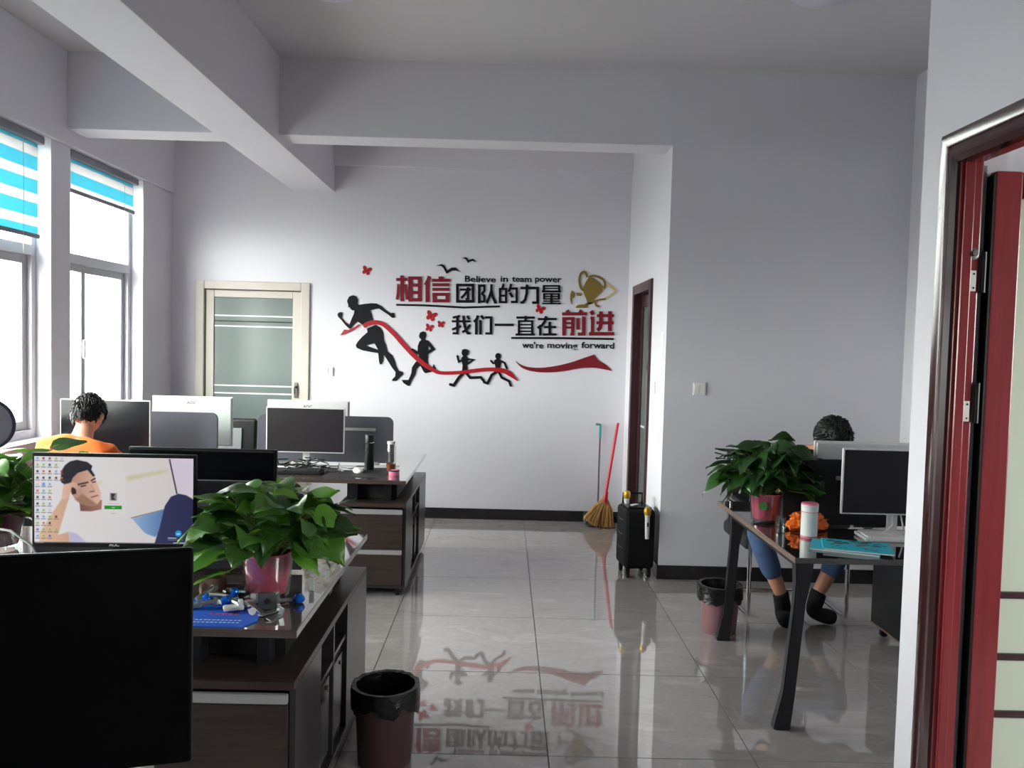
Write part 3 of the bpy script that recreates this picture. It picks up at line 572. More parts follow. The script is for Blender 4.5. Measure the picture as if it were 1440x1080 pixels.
def cabinet(y0, y1, label):
    x0, x1 = DX1 - .415, DX1; t = thing('side_cabinet', label, 'cabinet', (0, 0, 0), 0, 'walnut side cabinets')
    MB().bb(x0, x1, y0, y1, .566, .592, .002).build('cabinet_top', WALN, t)
    oy0, oy1 = y0 + .36, y0 + .82
    b = MB().bb(x0, x0 + .018, y0 + .02, y1, .05, .566).bb(x0 + .018, x1, y0 + .02, y1, .05, .07)          # back and bottom
    b.bb(x1 - .018, x1, y0 + .02, oy0, .07, .566).bb(x1 - .018, x1, oy1, y1, .07, .566).bb(x0 + .018, x1 - .018, oy0 - .018, oy0, .07, .566).bb(x0 + .018, x1 - .018, oy1, oy1 + .018, .07, .566)
    b.bb(x0 + .018, x1 - .018, y1 - .018, y1, .07, .566); b.build('carcass', CHARC, t)
    MB().bb(x0 + .02, x1 - .2, oy0 + .001, oy1 - .001, .071, .565).build('compartment_back', BLACKI, t)
    MB().bb(x1 - .19, x1 - .004, (oy0 + oy1) / 2 - .008, (oy0 + oy1) / 2 + .008, .071, .565).build('divider', CHARC, t)
    for a, b2, z in ((oy0, (oy0 + oy1) / 2 - .008, .415), ((oy0 + oy1) / 2 + .008, oy1, .43)):
        MB().bb(x1 - .19, x1 - .006, a + .001, b2 - .001, z, z + .016).build('shelf', CHARC, t)
    for z0, z1 in ((.075, .265), (.3, .52)):
        dr = MB().bb(x0 + .004, x1 - .02, y0, y0 + .02, z0, z1, .0015).build('drawer', WALN, t)
        MB().bb(x0 + .004, x1 - .02, y0 + .002, y0 + .02, z1 + .0005, z1 + .033, .006).build('handle_strip', ALU, dr)
    for x in (x0 + .05, x1 - .05):
        for y in (y0 + .06, y1 - .06): MB().lathe([(.016, 0), (.02, .012), (.02, .05)], (x, y, 0), 12).build('foot', BLACKP, t)
    return t
Y1, Y2 = (2.39, 3.63), (5.062, 6.36)
desk_cluster(*Y1, 'nearer walnut double desk carrying the pink-potted plant and the lit monitor')
desk_cluster(*Y2, 'farther walnut double desk with the silver monitor, close to the back wall')
desk_cluster(-.05, 1.22, 'walnut double desk right beneath the nearest black monitor')
cabinet(Y1[0] - .02, Y1[1], 'dark walnut side cabinet with drawers under the nearer desk, by the round bin')
cabinet(Y2[0] + .015, Y2[1], 'dark walnut side cabinet with drawers under the farther desk')
# tower computers in the open compartments
def tower(x, y, label):
    t = thing('tower_computer', label, 'computer', (x, y, .071), 0, 'tower computers in cabinets')
    MB().box((-.09, 0, .165), (.17, .17, .33), .006).build('case', BLACKP, t); MB().box((-.002, 0, .18), (.006, .15, .28), .003).build('front_panel', BLACKS, t)
    MB().lathe([(.008, 0), (.008, .004), (0, .004)], seg=10, M=Matrix.Translation((.001, .03, .29)) @ Matrix.Rotation(PI / 2, 4, 'Y')).build('power_button', DSTEEL, t)
for y0, nm in ((Y1[0] - .02, 'nearer'), (Y2[0] + .015, 'farther')):
    tower(DX1 - .012, y0 + .36 + .112, 'black tower computer in the near slot of the %s side cabinet' % nm)
    tower(DX1 - .012, y0 + .36 + .348, 'black tower computer in the far slot of the %s side cabinet' % nm)
def divider(x0, x1, y, mt, label, rail=True):
    t = thing('desk_divider', label, 'divider', (0, y, .7405), 0, 'desk dividers'); z0, z1 = .012, .335; r = .045
    pts = [(x0, z0), (x1, z0)] + [(x1 - r + r * math.cos(a), z1 - r + r * math.sin(a)) for a in [k * PI / 12 for k in range(7)]] + [(x0 + r - r * math.sin(a), z1 - r + r * math.cos(a)) for a in [k * PI / 12 for k in range(7)]]
    MB().prism(pts, Matrix(((1, 0, 0, 0), (0, 0, 1, -.012), (0, 1, 0, 0), (0, 0, 0, 1))), .024).build('panel', mt, t)
    if rail: MB().bb(x0 + .25, x1 - .12, -.017, -.0122, .235, .256, .002).build('rail', ALU, t)
    for x in (x0 + .12, x1 - .12): MB().bb(x - .025, x + .025, -.03, .03, 0, .02, .003).build('clamp', ALU, t)
    return t
ym1 = 3.0
divider(-1.72, -.734, ym1, DARKF, 'dark fabric divider behind the pink-potted plant on the nearer desk')
divider(-2.95, -2.0, ym1, DARKF, 'dark fabric divider behind the leafy plant by the window on the nearer desk')
divider(-1.715, -.772, 5.72, GREYF, 'grey fabric divider behind the silver monitor on the farther desk')
divider(-2.95, -2.0, 5.72, GREYF, 'grey fabric divider in front of the pale monitor back on the farther desk', False)

# ---- monitors
def monitor(label, loc, wd, ht, rz, shell, bezel, screen, bz=.012, stand=.1, thick=.035, chin=0, logo=None, logo_mat=None, back_logo=None):
    """loc = desk point under the stand; the screen looks along local -y; stand = gap under the panel"""
    t = thing('computer_monitor', label, 'monitor', loc, rz, 'computer monitors'); c = stand + ht / 2
    MB().box((0, .012, c), (wd, thick * .5, ht), .005).build('bezel', bezel, t)
    MB().box((0, .012 + thick * .5, c), (wd - .012, thick * .6, ht - .012), .009).build('back_shell', shell, t)
    MB().bb(-wd / 2 + bz, wd / 2 - bz, .012 - thick * .25 - .0012, .012 - thick * .25 + .002, stand + bz + chin, stand + ht - bz).build('screen', screen, t)
    MB().box((0, .05, stand * .5 + .02), (.05, .014, stand + .08), .004).build('stand_neck', shell, t)
    MB().box((0, .05, .006), (.22, .16, .012), .005).build('stand_base', shell, t)
    if logo:
        me = text_mesh(logo, .016, .0006, .0004, 'CENTER'); me.materials.clear(); me.materials.append(logo_mat); put('lettering', me, t, loc=(0, .012 - thick * .25 - .0006, stand + bz * .5 + chin * .25), rot=(PI / 2, 0, 0))
    if back_logo:
        me = text_mesh(back_logo, back_logo and .03, .0008, .0004, 'CENTER'); me.materials.clear(); me.materials.append(DSTEEL); put('lettering', me, t, loc=(0, .012 + thick * .8 + .0004, stand + ht - .055), rot=(PI / 2, 0, PI))
    return t
ZT = .7402
# lit monitor with a desktop picture
mon = monitor('lit monitor showing a young man in a white shirt among desktop icons', (-1.365, 2.87, ZT), .565, .335, .05, BLACKP, BLACKP, BLACKS, .010, .108, chin=.004, logo='AOC', logo_mat=SILV)
def picture(wd, ht):
    nx, ny = 300, 166; u, v = np.meshgrid((np.arange(nx + 1)) / nx, (np.arange(ny + 1)) / ny)
    X = 195 + u * 920; Yp = 438 + v * 510
    img = np.zeros((ny + 1, nx + 1, 3)); t = u[..., None]
    img[:] = np.array((228, 226, 229)) * (1 - t) + np.array((216, 208, 212)) * t
    def poly(pts, col, col2=None, soft=2.0):
        P = np.array(pts, float); ins = np.zeros(X.shape, bool); dmin = np.full(X.shape, 1e9)
        for i in range(len(P)):
            x1, y1 = P[i]; x2, y2 = P[(i + 1) % len(P)]
            c = ((y1 > Yp) != (y2 > Yp)) & (X < (x2 - x1) * (Yp - y1) / (y2 - y1 + 1e-12) + x1); ins ^= c
            L2 = (x2 - x1) ** 2 + (y2 - y1) ** 2 + 1e-9; k = np.clip(((X - x1) * (x2 - x1) + (Yp - y1) * (y2 - y1)) / L2, 0, 1)
            dmin = np.minimum(dmin, np.hypot(X - x1 - k * (x2 - x1), Yp - y1 - k * (y2 - y1)))
        al = np.clip(.5 + np.where(ins, dmin, -dmin) / (2 * soft), 0, 1)[..., None]
        cc = np.array(col, float)
        if col2 is not None:
            g_ = np.clip((X - P[:, 0].min()) / (np.ptp(P[:, 0]) + 1e-9), 0, 1)[..., None]; cc = cc * (1 - g_) + np.array(col2, float) * g_
        img[:] = img * (1 - al) + cc * al
    def line(a, b, w_, col, soft=1.5):
        d = np.array(b, float) - np.array(a, float); n_ = np.array((-d[1], d[0])) / np.hypot(*d) * w_ / 2
        poly([np.array(a) + n_, np.array(b) + n_, np.array(b) - n_, np.array(a) - n_], col, soft=soft)
    poly([(560,440),(980,440),(1010,650),(960,740),(755,795),(700,770),(560,700)], (224,220,219), (214,206,206), 6)
    poly([(975,438),(1120,438),(1120,652),(1018,650)], (214,204,218)); line((975,442), (1020,648), 9, (66,60,76))
    poly([(725,548),(965,503),(968,518),(730,578)], (204,198,168), soft=9); poly([(560,580),(725,552),(725,575),(560,600)], (216,212,186), soft=8)
    line((752,795), (960,738), 6, (120,105,100), 3)
    poly([(760,798),(960,738),(1010,700),(960,830),(895,905),(820,880)], (150,180,215), (70,104,160), 5)
    poly([(888,950),(920,850),(950,720),(985,665),(1030,646),(1075,655),(1118,680),(1118,950)], (52,54,92), (40,42,78), 3)
    poly([(385,765),(460,748),(580,745),(700,770),(760,800),(830,878),(895,925),(885,950),(390,950)], (226,221,221), (214,208,210), 3)
    poly([(395,880),(440,890),(500,948),(395,948)], (190,188,214), soft=5)
    poly([(452,680),(585,690),(582,745),(520,758),(460,757)], (120,78,66), (168,120,104), 3)
    poly([(395,560),(420,530),(500,508),(535,535),(552,580),(580,648),(576,690),(556,718),(520,726),(470,715),(430,690),(400,640)], (176,132,112), (226,188,168), 3)
    poly([(430,690),(470,655),(520,690),(556,716),(520,727),(465,716)], (160,118,100), soft=6)
    poly([(345,575),(352,520),(372,488),(400,466),(440,456),(500,468),(528,490),(522,512),(545,548),(532,552),(500,514),(445,532),(415,562),(400,602),(372,604),(350,590)], (34,32,44), (26,26,36), 3)
    poly([(398,598),(430,598),(436,655),(412,660)], (50,38,40))
    poly([(362,602),(430,583),(452,618),(440,632),(412,615),(404,640),(392,690),(372,720),(350,690)], (226,190,170), (206,160,138), 3)
    poly([(350,690),(392,685),(345,850),(330,900),(392,880),(398,945),(228,948),(222,895),(262,830)], (228,190,160), (208,166,140), 4)
    line((445,602), (505,586), 9, (60,44,44), 3); line((520,578), (546,562), 8, (60,44,44), 3); line((462,612), (492,605), 7, (44,32,34), 2); line((527,588), (548,582), 6, (44,32,34), 2)
    line((520,600), (540,636), 5, (190,142,124), 4); line((512,642), (540,640), 7, (130,84,74), 3); line((520,676), (562,662), 8, (160,92,92), 3)
    poly([(585,548),(720,548),(720,792),(585,792)], (222,218,217), soft=1.5); poly([(630,648),(670,648),(670,692),(630,692)], (150,140,142)); poly([(636,650),(662,652),(652,672),(664,690),(640,690)], (60,54,60))
    poly([(598,722),(700,722),(700,744),(598,744)], (24,150,44), soft=1); line((640,733), (660,733), 4, (200,235,200)); line((618,711), (682,711), 3, (190,170,190)); line((635,768), (660,768), 4, (170,166,172))
    ang = np.linspace(0, 2 * PI, 24, endpoint=False); poly([(1030 + 19 * math.cos(q), 883 + 19 * math.sin(q)) for q in ang], (30,150,226)); line((1020,886), (1040,886), 6, (230,240,250))
    line((968,910), (1020,911), 5, (200,200,215)); line((968,921), (1060,922), 3, (150,150,180)); line((1000,943), (1095,943), 11, (232,234,244))
    R = random.Random(4); cols = [(90,110,160), (60,60,70), (210,110,50), (120,170,220), (150,190,90), (150,60,60), (60,60,60), (200,200,205)]
    for i, x in enumerate((213, 248, 283, 320, 352)):
        for j in range(13):
            y = 450 + j * 38
            if (i >= 3 and j > 3 and R.random() < .55) or (i == 4 and j not in (0, 2, 3, 5, 10)): continue
            c = cols[R.randrange(8)] if not (i == 2 and j == 5) else (150, 210, 90); s = 6
            if i == 1 and j == 4: c = (120, 160, 225); s = 9
            poly([(x - s, y - s), (x + s, y - s), (x + s, y + s), (x - s, y + s)], c, soft=2); line((x - 13, y + 14), (x + 13, y + 14), 4, (110,106,112), 2)
    poly([(190,941),(1120,941),(1120,950),(190,950)], (70,68,78)); line((200,945), (250,945), 6, (150,150,160))
    me = bpy.data.meshes.new('screen_picture'); idx = np.arange((nx + 1) * (ny + 1)).reshape(ny + 1, nx + 1)
    vs = np.stack([(u - .5) * wd, np.zeros_like(u), (1 - v) * ht], -1).reshape(-1, 3); fs = np.stack([idx[1:, :-1], idx[1:, 1:], idx[:-1, 1:], idx[:-1, :-1]], -1).reshape(-1, 4)
    me.from_pydata(vs.tolist(), [], fs.tolist()); at = me.color_attributes.new('picture', 'FLOAT_COLOR', 'POINT'); c = img / 255; c = np.where(c <= .04045, c / 12.92, ((c + .055) / 1.055) ** 2.4)
    at.data.foreach_set('color', np.concatenate([c.reshape(-1, 3), np.ones((c.size // 3, 1))], 1).ravel().astype(np.float32))
    M = bpy.data.materials.new('lit_screen'); M.use_nodes = True; nt = M.node_tree; P = nt.nodes['Principled BSDF']; va = nt.nodes.new('ShaderNodeVertexColor'); va.layer_name = 'picture'
    P.inputs['Base Color'].default_value = (.01, .01, .01, 1); P.inputs['Roughness'].default_value = .3; nt.links.new(va.outputs[0], P.inputs['Emission Color']); P.inputs['Emission Strength'].default_value = .43
    me.materials.append(M); return me
pm = picture(.545, .307); put('screen_picture', pm, mon, loc=(0, .012 - .035 * .25 - .0022, .108 + .0155), label='desktop picture of a young man in a white shirt resting his head on one hand')
monitor('black monitor seen from behind, between the lit monitor and the farther desk', (-1.205, 3.3, ZT), .595, .345, PI, BLACKS, BLACKP, BLACKS, .01, .07)
m0 = monitor('nearest black monitor, large and turned slightly, in front of everything', (-.688, 1.05, ZT), .545, .305, .27, BLACKM, BLACKM, BLACKM, .004, .262, thick=.03)
monitor('silver-rimmed monitor with a dark screen on the farther desk beside the thermos', (-1.325, 5.46, ZT), .525, .305, 0, SILV, SILV, GREYS, .008, .105)
monitor('pale silver monitor seen from behind, peeking over the silver-rimmed monitor', (-1.43, 6.0, ZT), .60, .36, PI, SILV, SILV, BLACKS, .01, .06, back_logo='AOC')
monitor('pale grey-green monitor back beside the orange-shirted person', (-2.268, 5.98, ZT), .578, .36, PI + .03, PALEG, PALEG, BLACKS, .01, .07, back_logo='AOC')
monitor('large black monitor in front of the orange-shirted person', (-2.64, 5.42, ZT), .60, .36, -.02, WHITEP, WHITEP, BLACKS, .006, .072)

# ---- potted plants
def leaf_mesh(L, W, droop, fold, seed):
    R = random.Random(seed); me = bpy.data.meshes.new('leaf'); vs, uvs, fs = [], [], []; NU = 7
    prof = [.0, .84, 1.06, 1.0, .82, .54, .24, .0]; cols = (-1, -.5, 0, .5, 1); tw = R.uniform(-.25, .25)
    for i in range(NU + 1):
        t = i / NU; y = t * L - (.12 * L * max(0, 1 - t * 5) if 0 else 0)
        for c in cols:
            hw = prof[i] * W / 2; back = -.16 * L * (abs(c) ** 1.5) * max(0, 1 - t * 2.6)
            z = -droop * L * t * t + fold * abs(c) * hw - .10 * W * (abs(c) ** 2) * t + tw * c * hw * t + .03 * W * math.sin(t * 9 + seed) * c
            vs.append((c * hw, y + back, z)); uvs.append((c * .5 + .5, t))
    for i in range(NU):
        for j in range(4): a = i * 5 + j; fs.append((a, a + 1, a + 6, a + 5))
    me.from_pydata(vs, [], fs); ul = me.uv_layers.new(name='UVMap')
    for lp in me.loops: ul.data[lp.index].uv = uvs[lp.vertex_index]
    me.polygons.foreach_set('use_smooth', [True] * len(me.polygons)); return me
def pothos(label, loc, pot, RX, RY, z0, zh, N, seed, lmat, size, cx=0, cy=0, extra=(), glass_h=None, low=0., ring_n=16):
    """pot: list of parts built by a callback; canopy ellipsoid RX, RY around (cx, cy), from z0 up to z0 + zh"""
    t = thing('potted_pothos', label, 'plant', loc, 0, 'potted pothos plants'); pot(t); R = random.Random(seed)
    meshes = []
    for k in range(6):
        me = leaf_mesh(1, .74 + .07 * (k % 3), (.08, .25, .45)[k % 3], (.08, .28)[k % 2], seed + k); me.materials.append(lmat); meshes.append(me)
    stems = MB(); k = 0; spots = []
    for i in range(N):
        az = i * 2.39996 + R.uniform(-.4, .4); q = math.sqrt((i + .5) / N); dome = math.sqrt(max(0, 1 - q * q * .92))
        spots.append((cx + RX * q * math.cos(az) * .78, cy + RY * q * math.sin(az) * .78, z0 + zh * dome * R.uniform(.55, 1.0) - low * q * R.random(), az, q))
    for i in range(ring_n):
        az = i * 2 * PI / ring_n + R.uniform(-.2, .2); q = R.uniform(.3, .62); spots.append((cx + RX * q * math.cos(az), cy + RY * q * math.sin(az), z0 + R.uniform(-.02, .04), az, 1.15) if math.sin(az) > -.8 else (cx + RX * q * math.cos(az), cy + RY * .5 * math.sin(az), z0 + .05, az, .4))
    for e in extra: spots.append(e)
    for x, y, z, az, q in spots:
        tip = Vector((x, y, z)); L = size * R.uniform(.75, 1.2)
        pitch = R.uniform(-.45, .5) - .42 * q; roll = R.uniform(-.75, .75)
        # leaf local +y runs outwards and down, +z is its upper face
        M = Matrix.Rotation(az - PI / 2 + R.uniform(-.9, .9), 4, 'Z') @ Matrix.Rotation(pitch + .25, 4, 'X') @ Matrix.Rotation(roll, 4, 'Y')
        o = put('leaf', meshes[R.randrange(6)], t); o.matrix_local = Matrix.Translation(tip) @ M @ Matrix.Diagonal((L, L, L, 1))
        root = Vector((cx * .2 + R.uniform(-.03, .03), cy * .2 + R.uniform(-.03, .03), z0 * .55 + .02)); mid = (root + tip) / 2 + Vector((0, 0, .03)) - Vector((x, y, 0)) * .12
        stems.tube([root, mid, tip, tip + (M @ Vector((0, .15 * L, 0)))], [.0028, .0024, .002, .001], 5)
    stems.build('stems', STEM, t, kind='stuff'); return t
def glass_pot(r0, r1, h, lab=None, base=.018):
    def fn(t):
        MB().lathe([(r0 * .92, base), (r0, base + .02), (r1, h), (r1 - .006, h), (r1 - .01, h - .012), (0, h - .012)], seg=32).build('inner_pot', PINKP, t)
        MB().lathe([(0, h - .0115), (r1 - .009, h - .0115)], seg=24, caps=False).build('soil', SOIL, t)
        MB().lathe([(0, .0), (r0 * .9, .0), (r0 + .006, .012), (r1 + .005, h * .96), (r1 + .0035, h * .96), (r0 + .004, .014), (r0 * .88, .004), (0, .004)], seg=32, caps=False).build('outer_glass', CLEAR, t)
        if lab:
            MB().lathe([(.021, 0), (.021, .0016), (0, .0016)], seg=16, M=Matrix.Translation((r1 * math.cos(lab), r1 * math.sin(lab), h * .62)) @ Matrix.Rotation(lab, 4, 'Z') @ Matrix.Rotation(PI / 2, 4, 'Y') @ Matrix.Translation((0, 0, .003))).build('round_sticker', mat('green_sticker', (60, 120, 60), .4, noise_amt=.4, noise_scale=60), t)
    return fn
pothos('bushy pothos in a glass-sleeved pink pot on the nearer walnut desk', (-.775, 2.70, ZT), glass_pot(.066, .08, .155), (.28), .22, .185, .215, 105, 11, LEAF, .105, cx=.01, cy=-.03,
       extra=[(-.13, -.03, .085, 3.6, .5), (-.21, -.02, .11, 3.4, .6)], low=.03)
pothos('bushy pothos in a pink pot with a green sticker on the black-legged desk', (1.345, 4.10, ZT), glass_pot(.07, .083, .15, 4.2), .32, .24, .18, .25, 115, 23, LEAFD, .112, cx=.0, cy=.0, low=.06)
pothos('pothos overhanging beside the lit monitor near the window sill', (-2.0, 3.24, ZT), glass_pot(.075, .09, .15), .34, .24, .15, .25, 90, 37, LEAF, .135, cx=-.04, cy=-.02,
       extra=[(.25, -.05, .42, .2, .4), (.3, -.02, .37, .5, .5), (.2, 0, .40, 2.5, .4)], low=.1)

# ---- keyboards, mice and small desk things
def keyboard(label, loc, rz, body, key, L=.44, W=.14, rows=6):
    t = thing('keyboard', label, 'keyboard', loc, rz, 'keyboards'); MB().box((0, 0, .009), (L, W, .016), .004, rx=.03).build('case', body, t)
    km = MB().box((0, 0, 0), (1, 1, 1), .12).mesh('key', key); cols = 18; dx = (L - .02) / cols; dy = (W - .02) / rows
    for r in range(rows):
        c = 0
        while c < cols:
            n = 5 if (r == 0 and c == 4) else 1
            o = put('key', km, t, loc=(-L / 2 + .01 + dx * (c + n / 2), -W / 2 + .01 + dy * (r + .5), .0205 + .03 * (-W / 2 + .01 + dy * (r + .5)))); o.scale = (dx * n * .88, dy * .86, .008); c += n
    return t
keyboard('black keyboard in front of the silver-rimmed monitor', (-1.385, 5.27, ZT), 0, BLACKP, KEYK)
keyboard('white keyboard on the black-legged desk in front of its monitor', (1.90, 3.78, ZT), -.03, WHITEP, KEYW, .43, .145)
def mouse(label, loc, rz):
    t = thing('computer_mouse', label, 'mouse', loc, rz)
    mb = MB(); mb.ball((0, 0, .012), 1, 3, (.031, .055, .022)); bmesh.ops.bisect_plane(mb.bm, geom=list(mb.bm.verts) + list(mb.bm.edges) + list(mb.bm.faces), plane_co=(0, 0, 0), plane_no=(0, 0, -1), clear_outer=True)
    mb.build('body', WHITEP, t); MB().lathe([(.006, -.003), (.007, 0), (.006, .003)], seg=12, M=Matrix.Translation((0, .03, .029)) @ Matrix.Rotation(PI / 2, 4, 'Y')).build('scroll_wheel', DSTEEL, t)
    MB().tube([(0, .052, .01), (-.02, .1, .004), (-.06, .16, .003), (-.05, .25, .003)], .0022, 6).build('cable', WHITEP, t)
mouse('white mouse on the dark mouse pad near the thermos', (-.945, 5.33, ZT + .003), .5)
tag(MB().box((0, 0, .0015), (.31, .27, .003), .001).build('mouse_pad', mat('dark_pad', (44, 42, 44), .6, noise_amt=.15, noise_scale=30), loc=(-.895, 5.29, ZT)), 'dark mouse pad under the white mouse on the farther desk', 'mouse pad')
t = thing('thermos_flask', 'tall black thermos flask with a thin silver ring on the farther desk', 'thermos', (-.895, 5.47, ZT + .003))
MB().lathe([(.0, 0), (.03, 0), (.032, .004), (.032, .18)], seg=28).build('body', BLACKP, t); MB().lathe([(.0325, .18), (.0325, .186)], seg=28, caps=False).build('ring', CHROME, t); MB().lathe([(.031, .186), (.031, .228), (.028, .234), (0, .234)], seg=28).build('cap', BLACKP, t)
t = thing('tea_bottle', 'clear glass tea bottle with leaves at the bottom beside the thermos', 'bottle', (-.745, 5.44, ZT))
MB().lathe([(.0, 0), (.03, 0), (.033, .005), (.033, .165), (.026, .18), (.026, .2)], seg=28, caps=False).build('glass_body', CLEAR, t); MB().lathe([(0, .004), (.029, .004), (.03, .05), (0, .05)], seg=24).build('tea', TEA, t)
MB().lathe([(.02, .06), (.021, .18), (.019, .18), (.018, .06)], seg=20).build('strainer', DSTEEL, t); MB().lathe([(.0275, .182), (.0275, .2), (0, .2)], seg=28).build('neck_band', SILV, t)
t = thing('bottle_lid', 'pink screw lid lying on the farther desk near the tea bottle', 'lid', (-.70, 5.27, ZT)); MB().lathe([(0, 0), (.033, 0), (.035, .003), (.035, .03), (.032, .034), (0, .034)], seg=28).build('shell', mat('pink_lid', (226, 130, 160), .4), t); MB().lathe([(.0352, .027), (.0352, .036), (.031, .036), (.031, .034)], seg=28, caps=False).build('rim', BLACKP, t)
for x, y, rz, l in ((-.86, 5.63, .05, 'loose white paper lying against the grey divider behind the thermos'), (-1.08, 5.58, -.1, 'loose white paper beside the cable heap under the silver-rimmed monitor'), (-1.44, 5.50, .12, 'white paper under the black cables at the silver-rimmed monitor')):
    tag(MB().box((0, 0, .001), (.29, .1, .002)).build('paper_sheet', PAPER, loc=(x, y, ZT), rot=(0, 0, rz)), l, 'paper')
R = random.Random(8); mb = MB()
for k in range(16):
    p = [Vector((R.uniform(-.17, .17), R.uniform(-.05, .05), .006 + R.random() * .02))]
    for q in range(7): p.append(p[-1] + Vector((R.uniform(-.06, .06), R.uniform(-.04, .04), R.uniform(-.012, .02))))
    for v in p: v.x = max(-.2, min(.2, v.x)); v.y = max(-.07, min(.07, v.y)); v.z = max(.004, min(.07, v.z))
    mb.tube([Vector(x) for x in p], .0032, 5)
tag(mb.build('cable_heap', BLACKP, loc=(-1.3, 5.42, ZT)), 'tangled heap of black cables behind the black keyboard', 'cables')
tag(MB().tube([(0, 0, .004), (.05, .02, .004), (.1, .06, .006), (.16, .05, .004), (.2, .08, .004)], .003, 6).build('white_cable', WHITEP, loc=(-1.1, 5.45, ZT)), 'white cable running across the farther desk to the mouse', 'cable')

# ---- on the nearer desk: printed blue mat, hardware samples, plastic bag
t = thing('printed_mat', 'blue printed mat with pink and white lettering at the desk edge', 'mat', (0, 0, ZT))
MB().prism([(-1.18, 2.40), (-.765, 2.40), (-.735, 2.46), (-.75, 2.56), (-.80, 2.66), (-1.18, 2.66)], Matrix.Translation((0, 0, .0002)), .003).build('sheet', BLUEMAT, t)
R = random.Random(3)
for n_, (y, z0, wch, hch, m_, x0, x1) in enumerate(((2.505, 0, .02, .016, PINKTXT, -.90, -.80), (2.452, 0, .013, .008, WHTXT, -1.0, -.79), (2.432, 0, .013, .008, WHTXT, -1.0, -.79))):
    mb = MB(); x = x0
    while x < x1:
        for q in range(3): mb.bb(x + R.random() * .002, x + wch * R.uniform(.6, .85), y + hch * q / 3, y + hch * (q / 3 + .14), .0034, .0038)
        mb.bb(x + wch * .3, x + wch * .45, y, y + hch * .8, .0034, .0038); x += wch
    mb.build('print_line', m_, t, label='pink lettering line' if m_ is PINKTXT else None)
def hw(name, label, cat, mb_, m_, loc, rot=(0, 0, 0), group='metal fittings by the pot', extra=None):
    t = thing(name, label, cat, loc, 0, group); t.rotation_euler = rot; mb_.build('body', m_, t)
    if extra: extra[0].build(extra[1], extra[2], t)
    return t
zm = ZT + .0035
hw('metal_block', 'grey square metal block with a round hole, in front of the pink pot', 'fitting', MB().box((0, 0, .026), (.062, .03, .05), .002), DSTEEL, (-.735, 2.585, ZT), (0, 0, -.12), extra=(MB().lathe([(.009, 0), (.009, .004), (.006, .004), (.006, .001), (0, .001)], seg=16, M=Matrix.Translation((0, -.0145, .028)) @ Matrix.Rotation(PI / 2, 4, 'X')), 'hole', BLACKI))
hw('blue_fitting', 'bright blue anodised knob on a steel rod beside the pink pot', 'fitting', MB().lathe([(0, 0), (.016, .0), (.02, .006), (.02, .014), (.012, .024), (0, .026)], seg=10), BLUEM, (-.655, 2.645, ZT + .004), (0, 0, 0), extra=(MB().tube([(-.012, 0, .008), (-.075, -.02, .008)], .007, 8), 'rod', STEEL))
hw('bent_bracket', 'long bent zinc bracket reaching over the edge of the blue mat', 'fitting', MB().prism([(-.05, 0), (-.02, .014), (.0, .022), (.03, .012), (.055, -.0), (.057, .004), (.03, .017), (.0, .027), (-.02, .018), (-.05, .004)], Matrix.Rotation(PI / 2, 4, 'X'), .016), STEEL, (-.785, 2.56, zm), (0, 0, -.5))
hw('bent_bracket', 'small zinc bracket standing on the bare wood at the desk front', 'fitting', MB().box((0, 0, .004), (.02, .056, .003), .001).box((0, .026, .016), (.02, .003, .026), .001), STEEL, (-.69, 2.49, ZT), (0, .25, -.5))
hw('steel_plate', 'thin folded steel plate lying loose near the metal block', 'fitting', MB().box((0, 0, .003), (.075, .022, .002), .0008).box((.036, 0, .012), (.002, .022, .02), .0008), STEEL, (-.72, 2.535, ZT), (0, 0, 1.0))
hw('bolt', 'coiled chrome bolt at the corner of the blue mat', 'fitting', MB().lathe([(0, 0), (.008, 0), (.008, .02), (.012, .02), (.012, .028), (0, .028)], seg=8), CHROME, (-.775, 2.515, zm + .012), (1.4, 0, .6))
hw('red_cap', 'little red cap lying behind the steel fittings', 'fitting', MB().lathe([(0, 0), (.012, 0), (.012, .014), (.009, .017), (0, .017)], seg=14), REDM, (-.81, 2.615, zm))
for k, (x, y, c, mm, l) in enumerate(((-.865, 2.635, 'tube', BLUEM, 'blue metal sleeve standing tilted in the fittings heap'), (-.885, 2.585, 'knob', BLUEM, 'blue knurled grip lying on the blue mat under steel rods'), (-.945, 2.60, 'knob', BLUEM, 'blue cap at the end of the fittings heap nearest the black monitor'))):
    mb = MB()
    if c == 'tube': mb.lathe([(.010, 0), (.012, .004), (.012, .034), (.008, .038), (0, .038)], seg=14); rot = (.4, .3, 0)
    else: mb.lathe([(0, 0), (.014, 0), (.017, .005), (.017, .02), (.011, .028), (0, .028)], seg=10); rot = (1.3, 0, .8 + k)
    hw('blue_fitting', l, 'fitting', mb, mm, (x, y, zm + .012), rot)
rods = [(-.90, 2.625, .5, .085, 'steel rod pointing up to the blue sleeve in the fittings heap'), (-.935, 2.565, .2, .075, 'steel rod lying on the blue mat nearest the black monitor'), (-.84, 2.575, -.7, .07, 'steel rod lying slantwise near the long bent bracket'), (-.865, 2.68, -.25, .08, 'steel rod at the back of the fittings heap'), (-.955, 2.64, 1.1, .075, 'steel rod crossing others at the outer end of the fittings heap'), (-.815, 2.67, .9, .065, 'short steel rod close behind the red cap')]
for x, y, rz, L, l in rods:
    mb = MB().tube([(-L / 2, 0, .009), (L / 2, 0, .009)], .0085, 8); mb.lathe([(.014, -.005), (.014, .005)], seg=6, M=Matrix.Translation((L / 2, 0, .009)) @ Matrix.Rotation(PI / 2, 4, 'Y'))
    hw('steel_rod', l, 'fitting', mb, STEEL, (x, y, zm + .004 + R.random() * .015), (0, R.uniform(-.3, .3), rz))
